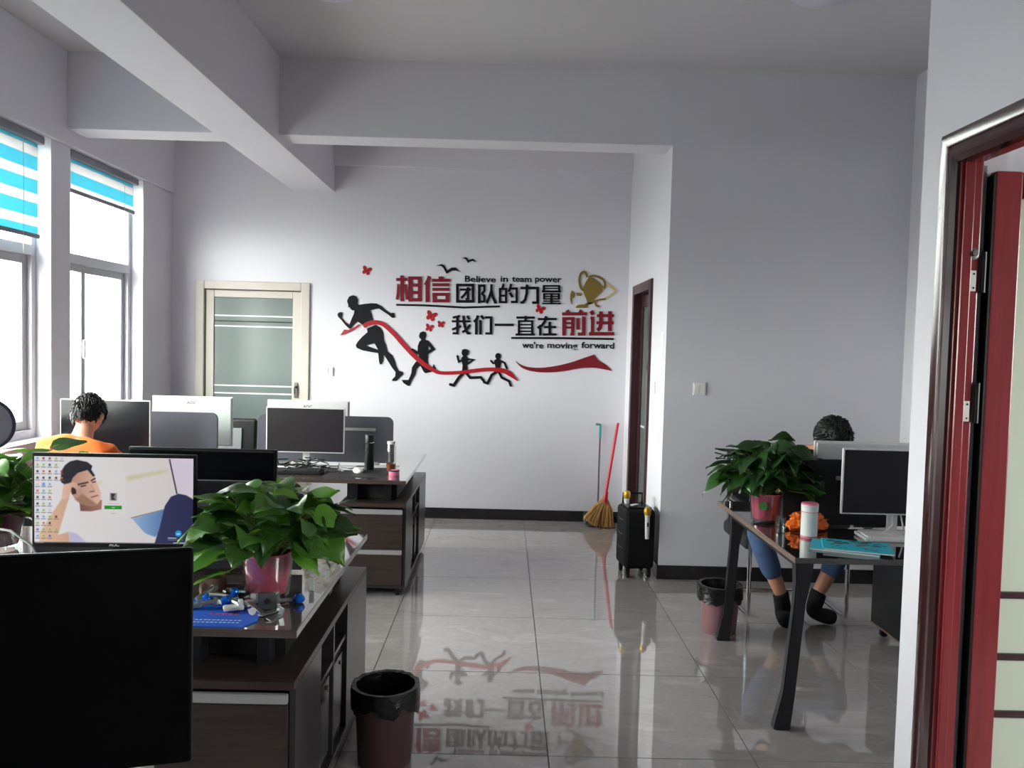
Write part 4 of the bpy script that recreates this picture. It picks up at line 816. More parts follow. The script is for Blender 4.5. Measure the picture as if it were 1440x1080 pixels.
for x, y, rz, l in ((-.835, 2.545, .4, 'pale zinc clip right under the long bent bracket'), (-.80, 2.60, 1.2, 'pale zinc clip in front of the red cap'), (-.915, 2.66, -.3, 'zinc clip at the back of the fittings heap beside the pouch'), (-.97, 2.56, .2, 'zinc clip at the outer end of the mat by the black monitor'), (-.875, 2.615, .9, 'pale zinc clip in the middle of the fittings heap beside the blue sleeve')):
    mb = MB().box((0, 0, .008), (.062, .032, .014), .004).box((.022, 0, .022), (.014, .024, .018), .003)
    hw('zinc_clip', l, 'fitting', mb, SILV if rz > .3 else STEEL, (x, y, zm + .002), (0, 0, rz))
hw('brown_carton', 'small crushed brown carton behind the heap of fittings', 'box', MB().box((0, 0, .03), (.08, .05, .06), .006, rz=.3), CARD, (-.965, 2.72, ZT), (0, .1, .2))
hw('grey_wallet', 'flat dull grey pouch lying behind the fittings heap', 'pouch', MB().box((0, 0, .012), (.12, .06, .022), .009), mat('dull_pouch', (110, 92, 88), .7), (-.90, 2.745, ZT), (0, 0, .15))
tag(MB().box((0, 0, .022), (.018, .004, .044), .001).build('white_tag', PAPER, loc=(-.645, 2.78, ZT)), 'small white tag standing behind the pink pot', 'tag')
def crumple(label, loc, r, sc, m_, seed, cat='bag', name='plastic_bag', amp=.55):
    mb = MB(); mb.ball((0, 0, 0), 1, 4)
    for v in mb.bm.verts:
        p = v.co.copy(); k = 1 + amp * (noise.noise(p * 1.7 + Vector((seed, 0, 0))) + .5 * noise.noise(p * 4.1 + Vector((0, seed, 0)))) + .12 * (noise.cell(p * 5 + Vector((seed, 2, 1))) - .5)
        v.co = Vector((p.x * sc[0], p.y * sc[1], p.z * sc[2])) * r * k
    lo = min(v.co.z for v in mb.bm.verts)
    for v in mb.bm.verts: v.co.z = max(0.0, v.co.z - lo * .7)
    return tag(mb.build(name, m_, loc=loc, sharp=28), label, cat)
crumple('crumpled clear plastic bag lying behind the plant on the nearer desk', (-.70, 3.16, ZT + .001), .075, (1, 1.1, .75), PLAST, 3)
# ---- jar, lid, mirror near the window
t = thing('glass_jar', 'glass storage jar with pale contents at the edge of the photo beside the lit monitor', 'jar', (-1.80, 2.93, ZT))
MB().lathe([(0, 0), (.045, 0), (.05, .008), (.05, .105), (.043, .118), (.043, .135)], seg=28, caps=False).build('glass_body', CLEAR, t); MB().lathe([(0, .003), (.043, .003), (.046, .075), (0, .078)], seg=24).build('contents', mat('pale_pink_powder', (214, 186, 184), .8), t)
for z in (.12, .128): MB().lathe([(.0435, z - .002), (.046, z), (.0435, z + .002)], seg=28, caps=False).build('thread', CLEAR, t)
t = thing('wooden_lid', 'pale wooden disc lid lying beside the glass jar', 'lid', (-1.665, 2.80, ZT)); MB().lathe([(0, 0), (.05, 0), (.052, .003), (.052, .012), (.048, .016), (0, .016)], seg=32).build('disc', mat('pale_wood', (206, 184, 160), .6, noise_amt=.06), t); MB().lathe([(.0525, .004), (.0525, .009)], seg=32, caps=False).build('seal', SILV, t)
tag(MB().tube([(-1.95, 2.95, .84), (-1.86, 2.94, .895), (-1.77, 2.94, .885), (-1.7, 2.95, .83), (-1.67, 2.96, .75), (-1.62, 2.965, .744)], .0045, 8).build('white_cable', WHITEP), 'white cable arching over the glass jar towards the lit monitor', 'cable')
t = thing('desk_mirror', 'round desk mirror with a dark rim at the photo edge by the window', 'mirror', (-1.925, 3.05, ZT)); mm = Matrix.Translation((0, 0, .515)) @ Matrix.Rotation(PI / 2, 4, 'X') @ Matrix.Rotation(.25, 4, 'Y')
MB().lathe([(.088, -.006), (.096, -.006), (.099, 0), (.096, .006), (.088, .006)], seg=40, M=mm, caps=False).build('rim', mat('navy_rim', (36, 36, 58), .4), t); MB().lathe([(0, .002), (.09, .002)], seg=40, M=mm, caps=False).build('glass', mat('mirror_glass', (190, 190, 200), .15, .8), t)
MB().tube([(0, 0, .01), (0, 0, .42)], .006, 10).build('stem', BLACKP, t); MB().lathe([(0, 0), (.07, 0), (.07, .006), (.012, .014), (0, .014)], seg=28).build('base', BLACKP, t)

# ---- bins
def bin_(label, loc, r0, r1, h, body, seed, collar):
    t = thing('waste_bin', label, 'bin', loc, 0, 'waste bins with black bags')
    MB().lathe([(0, 0), (r0, 0), (r0 + .002, .006), (r1, h), (r1 + .006, h + .004), (r1 + .004, h + .008), (r1 - .004, h + .004), (r0 - .004, .01), (0, .01)], seg=36, caps=False).build('tub', body, t)
    mb = MB(); seg = 48; prof = [(r1 - .02, h - .11), (r1 - .008, h - .02), (r1 - .002, h + .012), (r1 + .009, h + .014), (r1 + .013, h - .01), (r1 + .012, h - collar)]
    rings = []
    for i, (r, z) in enumerate(prof):
        rr = []
        for k in range(seg):
            a = 2 * PI * k / seg; n_ = noise.noise(Vector((math.cos(a) * 3, math.sin(a) * 3, seed + i * .3))); n2 = noise.noise(Vector((math.cos(a) * 7, math.sin(a) * 7, seed + 5 + i)))
            q = r + (.006 * n2 + .003 if i > 2 else .003 * n2 - .003); zz = z + (.035 * n_ if i == 5 else .004 * n2)
            rr.append(mb.bm.verts.new((q * math.cos(a), q * math.sin(a), zz)))
        rings.append(rr)
    for a, b in zip(rings, rings[1:]):
        for k in range(seg): mb.bm.faces.new((a[k], a[(k + 1) % seg], b[(k + 1) % seg], b[k]))
    mb.bm.faces.new(rings[0]); mb.build('bin_bag', BAG, t, sharp=60)
    return t
bin_('brown round waste bin with a black bag beside the nearer side cabinet', (-.425, 3.075, 0), .1, .117, .285, TINB, 2, .06)
b2 = bin_('dusty pink round waste bin with a black bag under the black-legged desk', (1.26, 4.60, 0), .094, .112, .26, TINP, 7, .07)

# ================================================================ RIGHT-HAND DESK AND ITS THINGS
t = thing('steel_leg_desk', 'dark laminate desk on splayed black steel legs beside the mahogany door wall', 'desk', (0, 0, 0))
RX0, RY0, RY1 = 1.238, 3.385, 4.645
MB().bb(RX0 + .004, 2.70, RY0, RY1, .716, .74, .002).build('tabletop', DARKW, t)
MB().bb(RX0, RX0 + .0045, RY0, RY1, .716, .7402, .001).build('edge_band', BEDGE, t)
def splay(ytop, yfoot, xt, xf):
    mb = MB(); sg = 1 if yfoot < ytop else -1
    # (x, y) centre and half widths per level
    lv = [(xt, ytop, .715, .040, .03), (xt - .003, ytop - .002 * sg, .62, .032, .026), (xt - .015, ytop - .010 * sg, .53, .025, .022), (xf + .028, yfoot + .03 * sg, .16, .025, .022), (xf, yfoot + .02 * sg, .012, .035, .026), (xf, yfoot + .02 * sg, 0, .035, .026)]
    rg = [[mb.bm.verts.new((x + a * hx, y + b * hy, z)) for a, b in ((-1, -1), (1, -1), (1, 1), (-1, 1))] for x, y, z, hx, hy in lv]
    for p, q in zip(rg, rg[1:]):
        for k in range(4): mb.bm.faces.new((p[k], p[(k + 1) % 4], q[(k + 1) % 4], q[k]))
    mb.bm.faces.new(rg[0]); mb.bm.faces.new(rg[-1]); bmesh.ops.bevel(mb.bm, geom=[e for e in mb.bm.edges if abs(e.verts[0].co.z - e.verts[1].co.z) > .01], offset=.006, segments=2, affect='EDGES')
    mb.build('leg', STEELB, t)
splay(3.46, 3.39, 1.30, 1.215); splay(4.50, 4.44, 1.315, 1.245); splay(3.46, 3.39, 2.62, 2.66); splay(4.50, 4.44, 2.62, 2.66)
MB().bb(1.27, 1.33, 3.5, 4.48, .68, .714, .004).build('side_rail', STEELB, t); MB().bb(1.33, 2.6, 3.98, 4.04, .68, .714, .004).build('long_rail', STEELB, t)
t = divider(1.40, 2.68, 4.02, mat('black_divider', (22, 22, 28), .8), 'black divider with a silver rail behind the pot on the steel-legged desk')
monitor('silver-rimmed black monitor on the steel-legged desk by the white keyboard', (1.862, 3.80, ZT), .53, .312, .0, SILV, SILV, BLACKS, .008, .107)
monitor('white monitor seen from behind, in front of the bowed dark-haired person', (1.885, 4.2, ZT), .56, .34, PI, WHITEP, WHITEP, BLACKS, .01, .07)
t = thing('thermos_flask', 'white thermos flask with pink cap and base ring on the steel-legged desk', 'thermos', (1.438, 3.77, ZT))
MB().lathe([(0, 0), (.036, 0), (.038, .004), (.038, .012)], seg=32).build('base_ring', mat('rose_ring', (222, 128, 150), .4), t); MB().lathe([(.0375, .012), (.037, .12), (.038, .122)], seg=32, caps=False).build('body', WHITEP, t)
MB().lathe([(.0382, .121), (.0382, .125)], seg=32, caps=False).build('collar_line', mat('rose_line', (222, 128, 150), .4), t); MB().lathe([(.038, .125), (.039, .155), (.0395, .156)], seg=32, caps=False).build('neck', WHITEP, t); MB().lathe([(.0395, .156), (.036, .163), (0, .165)], seg=32).build('cap', mat('pink_cap', (222, 120, 146), .4), t)
crumple('crumpled orange plastic bag behind the white thermos', (1.49, 3.92, ZT + .001), .085, (1.15, .6, .62), ORBAG, 9, amp=.45)
for k, (x, y, rz, l) in enumerate(((1.57, 3.555, -.32, 'upper turquoise booklet with a dark printed pattern, lying over another'), (1.525, 3.57, -.42, 'lower turquoise booklet sticking out under the top one'))):
    t = thing('booklet', l, 'booklet', (x, y, ZT + (.0085 if k == 0 else 0)), rz, 'turquoise booklets')
    MB().box((0, 0, .004), (.28, .2, .006)).build('pages', PAPER, t); MB().box((0, 0, .0076), (.284, .204, .0014)).box((-.1415, 0, .004), (.0014, .204, .0075)).build('cover', TURQ, t)
    if k == 0:
        mb = MB(); Rr = random.Random(5)
        for q in range(26):
            cx_, cy_ = Rr.uniform(-.11, .12), Rr.uniform(-.02, .09) if q < 20 else Rr.uniform(-.085, .0); r = Rr.uniform(.006, .022)
            mb.prism([(cx_ + r * Rr.uniform(.6, 1.3) * math.cos(a * PI / 4), cy_ + r * .8 * Rr.uniform(.5, 1.2) * math.sin(a * PI / 4)) for a in range(8)], Matrix.Translation((0, 0, .0084 + q * 1e-5)), .0003)
        mb.tube([(-.02, .04, .009), (.03, -.02, .009), (.075, -.07, .009)], .003, 5); mb.build('cover_print', mat('dark_print', (66, 60, 62), .5, noise_amt=.5, noise_scale=40), t)
tag(MB().lathe([(0, 0), (.022, 0), (.024, .003), (.024, .075), (.0225, .075), (.021, .004), (0, .004)], seg=24, caps=False).build('drinking_glass', CLEAR, loc=(1.335, 3.86, ZT)), 'small clear glass tumbler right in front of the pink pot with a sticker', 'glass')
for l, p in (('white cable looping down from the screen stand to the white keyboard, outer one', [(1.86, 3.84, .1), (1.84, 3.80, .06), (1.78, 3.77, .02), (1.72, 3.80, .004), (1.72, 3.87, .004)]), ('white cable hanging beside another at the screen stand on the steel-legged desk', [(1.9, 3.84, .1), (1.90, 3.82, .06), (1.93, 3.86, .01), (1.98, 3.89, .004), (2.05, 3.88, .004)])):
    tag(MB().tube([Vector(q) for q in p], .004, 8).build('white_cable', WHITEP, loc=(0, 0, ZT)), l, 'cable')
t = thing('drawer_pedestal', 'black drawer pedestal on castors under the steel-legged desk', 'cabinet', (0, 0, 0))
px0, px1, py0, py1 = 2.14, 2.54, 4.10, 4.62
MB().bb(px0, px1, py0 + .02, py1, .07, .66, .004).build('carcass', mat('black_cabinet', (24, 24, 27), .35), t); MB().bb(px0 - .001, px0 + .002, py0 + .02, py1, .066, .074).build('edge_band', BEDGE, t)
for z0, z1 in ((.08, .26), (.27, .45), (.46, .65)):
    d = MB().bb(px0 + .004, px1 - .004, py0, py0 + .02, z0, z1, .002).build('drawer', mat('black_drawer', (24, 24, 27), .35), t); MB().bb(px0 + .14, px1 - .14, py0 - .012, py0, z1 - .03, z1 - .018, .002).build('handle', ALU, d)
for x in (px0 + .05, px1 - .05):
    for y in (py0 + .07, py1 - .06):
        w_ = MB().lathe([(.022, -.011), (.025, -.006), (.025, .006), (.022, .011)], seg=18, M=Matrix.Translation((x, y, .026)) @ Matrix.Rotation(PI / 2, 4, 'X')).bb(x - .016, x + .016, y - .016, y + .016, .052, .07).build('castor', BLACKP, t)

# ---- portable speaker, microphones, broom, dustpan
SPX, SPY = .955, 5.74
t = thing('portable_speaker', 'black portable trolley speaker standing by the wall corner near the broom', 'speaker', (SPX, SPY, 0), .12)
MB().box((0, 0, .275), (.215, .26, .42), .03, seg=3).build('cabinet', GRILLE, t); MB().box((0, -.131, .27), (.175, .008, .36), .004).build('grille', GRILLE, t)
MB().box((0, 0, .488), (.17, .2, .02), .009).build('top_panel', BLACKS, t); MB().box((-.02, -.02, .501), (.06, .03, .004), .001, rz=.6).build('display', SILV, t)
for z in (.2, .3, .4): MB().tube([(-.105, -.06, z), (-.112, 0, z), (-.105, .06, z)], .006, 6).build('side_rib', BLACKS, t)
MB().box((-.105, -.06, .13), (.004, .06, .03), .001).build('red_sticker', mat('orange_red_sticker', (206, 84, 60), .5), t)
for x in (-.075, .075):
    for y in (-.09, .09): MB().lathe([(.02, -.012), (.026, -.008), (.026, .008), (.02, .012)], seg=18, M=Matrix.Translation((x, y, .026)) @ Matrix.Rotation(PI / 2, 4, 'Y')).bb(x - .014, x + .014, y - .012, y + .012, .04, .07).build('castor', BLACKP, t)
MB().tube([(-.07, .1, .48), (-.07, .1, .56), (.07, .1, .56), (.07, .1, .48)], .008, 8).build('pull_handle', BLACKS, t)
def mic(label, loc, rot):
    t = thing('microphone', label, 'microphone', loc, 0, 'gold-headed microphones'); t.rotation_euler = rot
    MB().lathe([(0, 0), (.013, 0), (.014, .004), (.017, .15), (.02, .165)], seg=20).build('handle', SILV, t); MB().lathe([(.021, .165), (.024, .172), (.0255, .19), (.0245, .205), (.015, .217), (0, .22)], seg=20).build('head', BRASSY, t)
    MB().box((0, -.016, .1), (.012, .006, .03), .002).build('switch', BLACKP, t)
mic('gold-headed microphone hanging on the front of the portable speaker', (SPX + .055, SPY - .16, .29), (-.05, 0, .1))
mic('gold-headed microphone poking up from the top of the portable speaker', (SPX - .06, SPY + .03, .37), (0, -.02, 0))
t = thing('broom', 'straw broom with a red handle leaning into the back corner', 'broom', (.90, 7.20, 0)); top = Vector((.125, .1, .93)); low = Vector((.02, .0, .28))
MB().tube([low, low.lerp(top, .5), top], [.014, .0135, .0135], 12).build('handle', REDP, t); MB().lathe([(.026, 0), (.018, .09), (.014, .1)], seg=16, M=Matrix.Translation(low - Vector((0.005, 0, .05))) @ Matrix.Rotation(.15, 4, 'Y')).build('binding', REDP, t)
mb = MB(); R = random.Random(6)
for k in range(330):
    a = R.random() ** .8; sx = R.uniform(-1, 1); p0 = low + Vector((R.uniform(-.018, .018), R.uniform(-.016, .016), -.01)); e = Vector((low.x - .015 + sx * .10 - max(0, -sx) * .075, low.y + R.uniform(-.05, .05), .004 + max(0, -sx) ** 2 * .07 + R.random() * .02))
    md = p0.lerp(e, .5) + Vector((sx * .022 + (.02 if sx < -.4 else 0), 0, .02)); mb.tube([p0, md, e], [.0028, .003, .0016], 4)
mb.build('straw', STRAW, t, kind='stuff')
t = thing('dustpan', 'grey-green long-handled dustpan standing behind the straw broom', 'dustpan', (.86, 7.36, 0))
MB().box((.0, -.06, .02), (.22, .2, .006), .002).box((0, .035, .06), (.22, .008, .09), .003).box((-.108, -.055, .05), (.006, .19, .07), .002).box((.108, -.055, .05), (.006, .19, .07), .002).build('pan', DKGREEN, t)
MB().tube([(.02, .03, .09), (.02, .045, .5), (.022, .05, .78)], .008, 10).build('pole', DSTEEL, t); MB().tube([(.022, .05, .78), (.022, .05, .88), (.02, .045, .9), (-.02, .04, .905)], .011, 10).build('grip', TEAL, t)

# ---- chairs
def cantilever(label, loc, rz):
    t = thing('cantilever_chair', label, 'chair', loc, rz); w_ = .295; r = .0125
    # local: the sitter looks along -y
    for s in (-1, 1):
        x = s * w_; MB().tube([(x * .9, .30, .012), (x, .15, .012), (x, -.18, .012), (x, -.235, .02), (x, -.255, .06), (x, -.25, .25), (x, -.25, .43), (x, -.245, .6), (x, -.22, .64), (x, 0, .65), (x, .2, .645), (x, .235, .61), (x, .24, .45)], r, 10).build('side_tube', CHROME, t)
        MB().tube([(x, .235, .45), (x * .93, .27, .7), (x * .9, .3, .92)], r, 10).build('back_tube', CHROME, t); MB().box((x, 0, .665), (.045, .26, .03), .012).build('armrest', BLACKP, t)
    MB().tube([(-w_ * .9, .30, .012), (w_ * .9, .30, .012)], r, 10).build('floor_tube', CHROME, t); MB().tube([(-w_, -.24, .43), (w_, -.24, .43)], r, 8).build('cross_tube', CHROME, t)
    MB().box((0, 0, .455), (.66, .5, .09), .03, seg=3).build('seat', TEEK, t); MB().box((0, .285, .70), (.60, .045, .50), .02, rx=-.14, seg=3).build('backrest', TEEK, t)
    return t
cantilever('black cantilever chair with chrome tubes, occupied behind the steel-legged desk', (1.79, 5.08, 0), 0)
def task_chair(label, loc, rz, back_z=.72):
    t = thing('office_chair', label, 'chair', loc, rz, 'black office chairs')
    MB().box((0, 0, .45), (.48, .46, .07), .03, seg=3).build('seat', TEEK, t); bk = MB().box((0, .25, back_z), (.44, .05, .36), .04, rx=-.08, seg=4).build('backrest', BLACKP, t)
    MB().box((0, .22, back_z), (.2, .02, .2), .006, rx=-.08).build('back_pad', mat('grey_pad', (120, 124, 128), .7), t)
    MB().tube([(0, .2, .43), (0, .29, .5), (0, .285, .62)], .016, 8).build('back_post', BLACKP, t); MB().lathe([(.028, .08), (.028, .3), (.02, .3), (.02, .42)], seg=14).build('gas_lift', STEELB, t)
    for k in range(5):
        a = 2 * PI * k / 5; MB().tube([(0, 0, .1), (.15 * math.cos(a), .15 * math.sin(a), .085), (.29 * math.cos(a), .29 * math.sin(a), .065)], [.024, .02, .015], 8).build('base_arm', BLACKP, t); MB().lathe([(.02, -.012), (.027, -.008), (.027, .008), (.02, .012)], seg=14, M=Matrix.Translation((.29 * math.cos(a), .29 * math.sin(a), .028)) @ Matrix.Rotation(a, 4, 'Z') @ Matrix.Rotation(PI / 2, 4, 'X')).build('castor', BLACKP, t)
task_chair('black office chair with a grey pad, empty beyond the pale grey-green monitor', (-2.33, 6.75, 0), 0, .735)
task_chair('black office chair under the orange-shirted person', (-2.43, 4.36, 0), PI, .66)

# ================================================================ PEOPLE
def head(parent, loc, rot, skinm, hair_seed, hs=1.0, tufts=420, hair_sc=1.0, hang=1.0):
    """local: face looks along -y, crown +z, origin at head centre; skull 0.185 deep, 0.15 wide, 0.225 high"""
    mb = MB(); mb.ball((0, 0, 0), 1, 4)
    for v in mb.bm.verts:
        p = v.co.copy(); x, y, z = p.x * .074, p.y * .094, p.z * .113
        if z < 0:
            k = -z / .113; x *= 1 - .30 * k * k; y = y * (1 - .22 * k) - .012 * k
            if y > 0: y *= 1 - .35 * k
        if y < -.04: y *= .97
        # brow, nose, chin and eye sockets
        fx = math.exp(-(x / .012) ** 2)
        if p.y < -.3:
            y -= .020 * fx * math.exp(-((z + .025) / .018) ** 2) + .010 * fx * math.exp(-((z - .0) / .02) ** 2)
            y += .009 * (math.exp(-((x - .03) / .014) ** 2) + math.exp(-((x + .03) / .014) ** 2)) * math.exp(-((z - .008) / .012) ** 2)
            y -= .006 * math.exp(-(x / .02) ** 2) * math.exp(-((z + .098) / .014) ** 2)
        v.co = (x, y, z)
    e = bpy.data.objects.new('head', mb.mesh('head', skinm, 80)); C.objects.link(e); e.parent = parent; e.location = loc; e.rotation_euler = rot; e.scale = (hs,) * 3
    for s in (-1, 1):
        MB().ball((0, 0, 0), 1, 2, (.007, .02, .031)).box((s * .004, -.004, -.002), (.006, .018, .034), .003).build('ear', skinm, e, loc=(s * .076, .008, -.012), rot=(.15, 0, s * .35))
        MB().ball((s * .03, -.074, .008), .0105, 2).build('eye', EYEW, e); MB().ball((s * .03, -.0825, .008), .0045, 1).build('iris', BLACKP, e)
        MB().tube([(s * .015, -.094, .026), (s * .03, -.093, .031), (s * .046, -.083, .026)], .003, 6).build('eyebrow', HAIR, e)
    MB().ball((0, -.083, -.06), 1, 2, (.024, .007, .0065)).build('mouth', LIPS, e)
    R = random.Random(hair_seed); hb = MB(); hb.ball((0, 0, 0), 1, 4); dele = []
    for v in hb.bm.verts:
        p = v.co; d = p.normalized(); lim = -.42 - .10 * hang + .9 * max(0, -d.y - .25) + .55 * (1 if abs(d.x) > .78 and d.y < .3 else 0)
        if d.z < lim: dele.append(v); continue
        k = 1.10 * hair_sc + .05 * noise.noise(d * 4 + Vector((hair_seed, 0, 0))) + .03 * noise.noise(d * 11)
        q = Vector((d.x * .074, d.y * .094, d.z * .113)) * k
        if q.z < 0: q.x *= 1 - .12 * (-q.z / .113); q.y *= 1 - .12 * (-q.z / .113)
        v.co = q
    bmesh.ops.delete(hb.bm, geom=dele, context='VERTS')
    vs = [v.co.copy() for v in hb.bm.verts if v.co.z > -.05]
    for k in range(tufts):
        p = R.choice(vs); d = p.normalized(); tg = Vector((R.uniform(-.4, .4), R.uniform(-.2, .8), -1 if abs(d.z) < .75 else R.uniform(-.2, .2)))
        tg = (tg - d * tg.dot(d)); tg = tg.normalized() if tg.length > .01 else Vector((0, 1, 0)); L = R.uniform(.018, .034)
        b = p * .985; hb.tube([b, b + tg * L * .5 + d * .006, b + tg * L + d * R.uniform(.0, .007)], [.0042, .0034, .0006], 4, caps=False)
    hb.build('hair', HAIR, e, sharp=80, kind=None); return e
def hand_chain(J, E, wrist, side, fwd, up, pre, curl=.5):
    """adds a palm, four unequal bent fingers and a thumb to a skeleton; fwd = pointing direction, up = back of hand"""
    wv = Vector(J[wrist][:3]); fwd = Vector(fwd).normalized(); up = Vector(up).normalized(); lat = fwd.cross(up) * side
    P = wv + fwd * .05; J[pre + 'palm'] = (*P, .022, .016); E.append((wrist, pre + 'palm'))
    for i, (off, L) in enumerate(((.03, .07), (.010, .08), (-.010, .075), (-.029, .058))):
        b = wv + fwd * .088 + lat * off; prev = pre + 'palm'; d = fwd.copy(); pos = b; J[pre + 'k%d' % i] = (*b, .0095); E.append((prev, pre + 'k%d' % i)); prev = pre + 'k%d' % i
        for s in range(3):
            d = (d - up * curl * (.35 + .15 * s)).normalized(); pos = pos + d * L * (.45, .32, .23)[s]; n_ = pre + 'f%d%d' % (i, s); J[n_] = (*pos, .0085 - .001 * s); E.append((prev, n_)); prev = n_
    b = wv + fwd * .03 + lat * .026; J[pre + 't0'] = (*b, .011); E.append((pre + 'palm', pre + 't0')); p2 = b + (fwd * .6 + lat * .6 - up * .35).normalized() * .035; J[pre + 't1'] = (*p2, .010); E.append((pre + 't0', pre + 't1')); p3 = p2 + (fwd * .9 + lat * .1 - up * .3).normalized() * .028; J[pre + 't2'] = (*p3, .008); E.append((pre + 't1', pre + 't2'))
def sub(J, keys, dr=0., over=None): return {k: (*J[k][:3], *(q + dr for q in J[k][3:])) for k in keys}

# orange-shirted person, seen from behind, hunched at the farther desk
pt = thing('person', 'person in an orange shirt seen from behind, hunched at the farther desk', 'person', (0, 0, 0)); X0 = -2.40
J = {'pel': (X0 - .03, 4.40, .56, .135, .10), 'wst': (X0 - .03, 4.44, .70, .125, .09), 'chs': (X0 - .02, 4.53, .86, .15, .10), 'upc': (X0 - .01, 4.60, .945, .12, .085), 'nk0': (X0, 4.655, 1.0, .06, .06), 'nk1': (X0, 4.69, 1.06, .052, .055), 'nk2': (X0 + .0, 4.71, 1.10, .05, .05)}
E = [('pel', 'wst'), ('wst', 'chs'), ('chs', 'upc'), ('upc', 'nk0'), ('nk0', 'nk1'), ('nk1', 'nk2')]
for s, q in ((-1, 'L'), (1, 'R')):
    J.update({'sh' + q: (X0 + s * .165, 4.62, .935 - (.015 if s > 0 else -.01), .062), 'ua' + q: (X0 + s * .215, 4.70, .82, .05), 'el' + q: (X0 + s * .235, 4.80, .735 + .03, .042), 'fa' + q: (X0 + s * .20, 4.95, .775, .036), 'wr' + q: (X0 + s * .16, 5.10, .78, .026),
              'hp' + q: (X0 + s * .095 - .03, 4.42, .53, .09), 'th' + q: (X0 + s * .12 - .03, 4.65, .535, .078), 'kn' + q: (X0 + s * .14 - .03, 4.88, .52, .058), 'cf' + q: (X0 + s * .14 - .03, 4.90, .33, .052), 'an' + q: (X0 + s * .14 - .03, 4.87, .09, .036), 'fo' + q: (X0 + s * .15 - .03, 4.94, .045, .036), 'to' + q: (X0 + s * .16 - .03, 5.03, .03, .028)})
    E += [('upc', 'sh' + q), ('sh' + q, 'ua' + q), ('ua' + q, 'el' + q), ('el' + q, 'fa' + q), ('fa' + q, 'wr' + q), ('pel', 'hp' + q), ('hp' + q, 'th' + q), ('th' + q, 'kn' + q), ('kn' + q, 'cf' + q), ('cf' + q, 'an' + q), ('an' + q, 'fo' + q), ('fo' + q, 'to' + q)]
    hand_chain(J, E, 'wr' + q, -s, (-.1 * s, 1, -.05), (0, 0, 1), q, .35)
skin(J, E, 'pel', 'body', SKIN, 2, pt)
JS = sub(J, ['pel', 'wst', 'chs', 'upc', 'shL', 'shR', 'uaL', 'uaR'], .014); JS['nkb'] = (X0, 4.645, .985, .072, .072)
JS['chs'] = (X0 - .02, 4.52, .86, .18, .115); JS['upc'] = (X0 - .01, 4.595, .935, .15, .1); JS['uaL'] = (*J['uaL'][:3], .075); JS['uaR'] = (*J['uaR'][:3], .075)
JS['seL'] = (X0 - .23, 4.76, .775, .07); JS['seR'] = (X0 + .23, 4.76, .775, .07); JS['hem'] = (X0 - .03, 4.40, .50, .155, .12)
sh = skin(JS, [('hem', 'pel'), ('pel', 'wst'), ('wst', 'chs'), ('chs', 'upc'), ('upc', 'nkb'), ('upc', 'shL'), ('upc', 'shR'), ('shL', 'uaL'), ('shR', 'uaR'), ('uaL', 'seL'), ('uaR', 'seR')], 'pel', 'orange_shirt', ORANGE, 3, pt)
for v in sh.data.vertices:
    p = v.co; k = .014 * noise.noise(Vector((p.x * 5, p.y * 6, p.z * 24))) + .007 * noise.noise(p * 14); v.co = p + v.normal * k
JT = sub(J, ['pel', 'hpL', 'hpR', 'thL', 'thR', 'knL', 'knR', 'cfL', 'cfR'], .012); JT['anL'] = (*J['anL'][:2], .12, .055); JT['anR'] = (*J['anR'][:2], .12, .055)
skin(JT, [('pel', 'hpL'), ('pel', 'hpR'), ('hpL', 'thL'), ('hpR', 'thR'), ('thL', 'knL'), ('thR', 'knR'), ('knL', 'cfL'), ('knR', 'cfR'), ('cfL', 'anL'), ('cfR', 'anR')], 'pel', 'trousers', TROUS, 2, pt)
for q in 'LR': skin({'a': (*J['an' + q][:2], .10, .045), 'f': (*J['fo' + q][:2], .05, .045), 't': (*J['to' + q][:2], .036, .036)}, [('a', 'f'), ('f', 't')], 'a', 'shoe', BLACKP, 2, pt)
head(pt, (X0 - .0, 4.735, 1.135), (.42 - .0, .03, PI + .08), SKIN, 3, 1.0, 520, 1.03)

# dark-haired person bowed behind the steel-legged desk
pt = thing('person', 'person with thick black hair bowed low behind the white monitor, knees apart under the desk', 'person', (0, 0, 0)); X0 = 1.80
J = {'pel': (X0, 5.15, .55, .14, .11), 'wst': (X0 + .02, 5.14, .70, .125, .095), 'chs': (X0 + .06, 5.09, .85, .155, .11), 'upc': (X0 + .10, 5.03, .94, .125, .09), 'nk0': (X0 + .14, 4.99, .99, .06, .06), 'nk1': (X0 + .165, 4.95, 1.025, .05, .052), 'nk2': (X0 + .175, 4.93, 1.05, .05, .05)}
E = [('pel', 'wst'), ('wst', 'chs'), ('chs', 'upc'), ('upc', 'nk0'), ('nk0', 'nk1'), ('nk1', 'nk2')]
for s, q in ((-1, 'L'), (1, 'R')):
    J.update({'sh' + q: (X0 + .10 + s * .17, 5.01, .95, .062), 'ua' + q: (X0 + .08 + s * .23, 4.93, .86, .05), 'el' + q: (X0 + .08 + s * .25, 4.82, .80, .044), 'fa' + q: (X0 + .10 + s * .18, 4.71, .81, .036), 'wr' + q: (X0 + .11 + s * .12, 4.60, .785, .026), 'hp' + q: (X0 + s * .1, 5.12, .53, .092)})
    E += [('upc', 'sh' + q), ('sh' + q, 'ua' + q), ('ua' + q, 'el' + q), ('el' + q, 'fa' + q), ('fa' + q, 'wr' + q), ('pel', 'hp' + q)]
    hand_chain(J, E, 'wr' + q, s, (-.3 * s, -1, -.06), (0, 0, 1), q, .35)
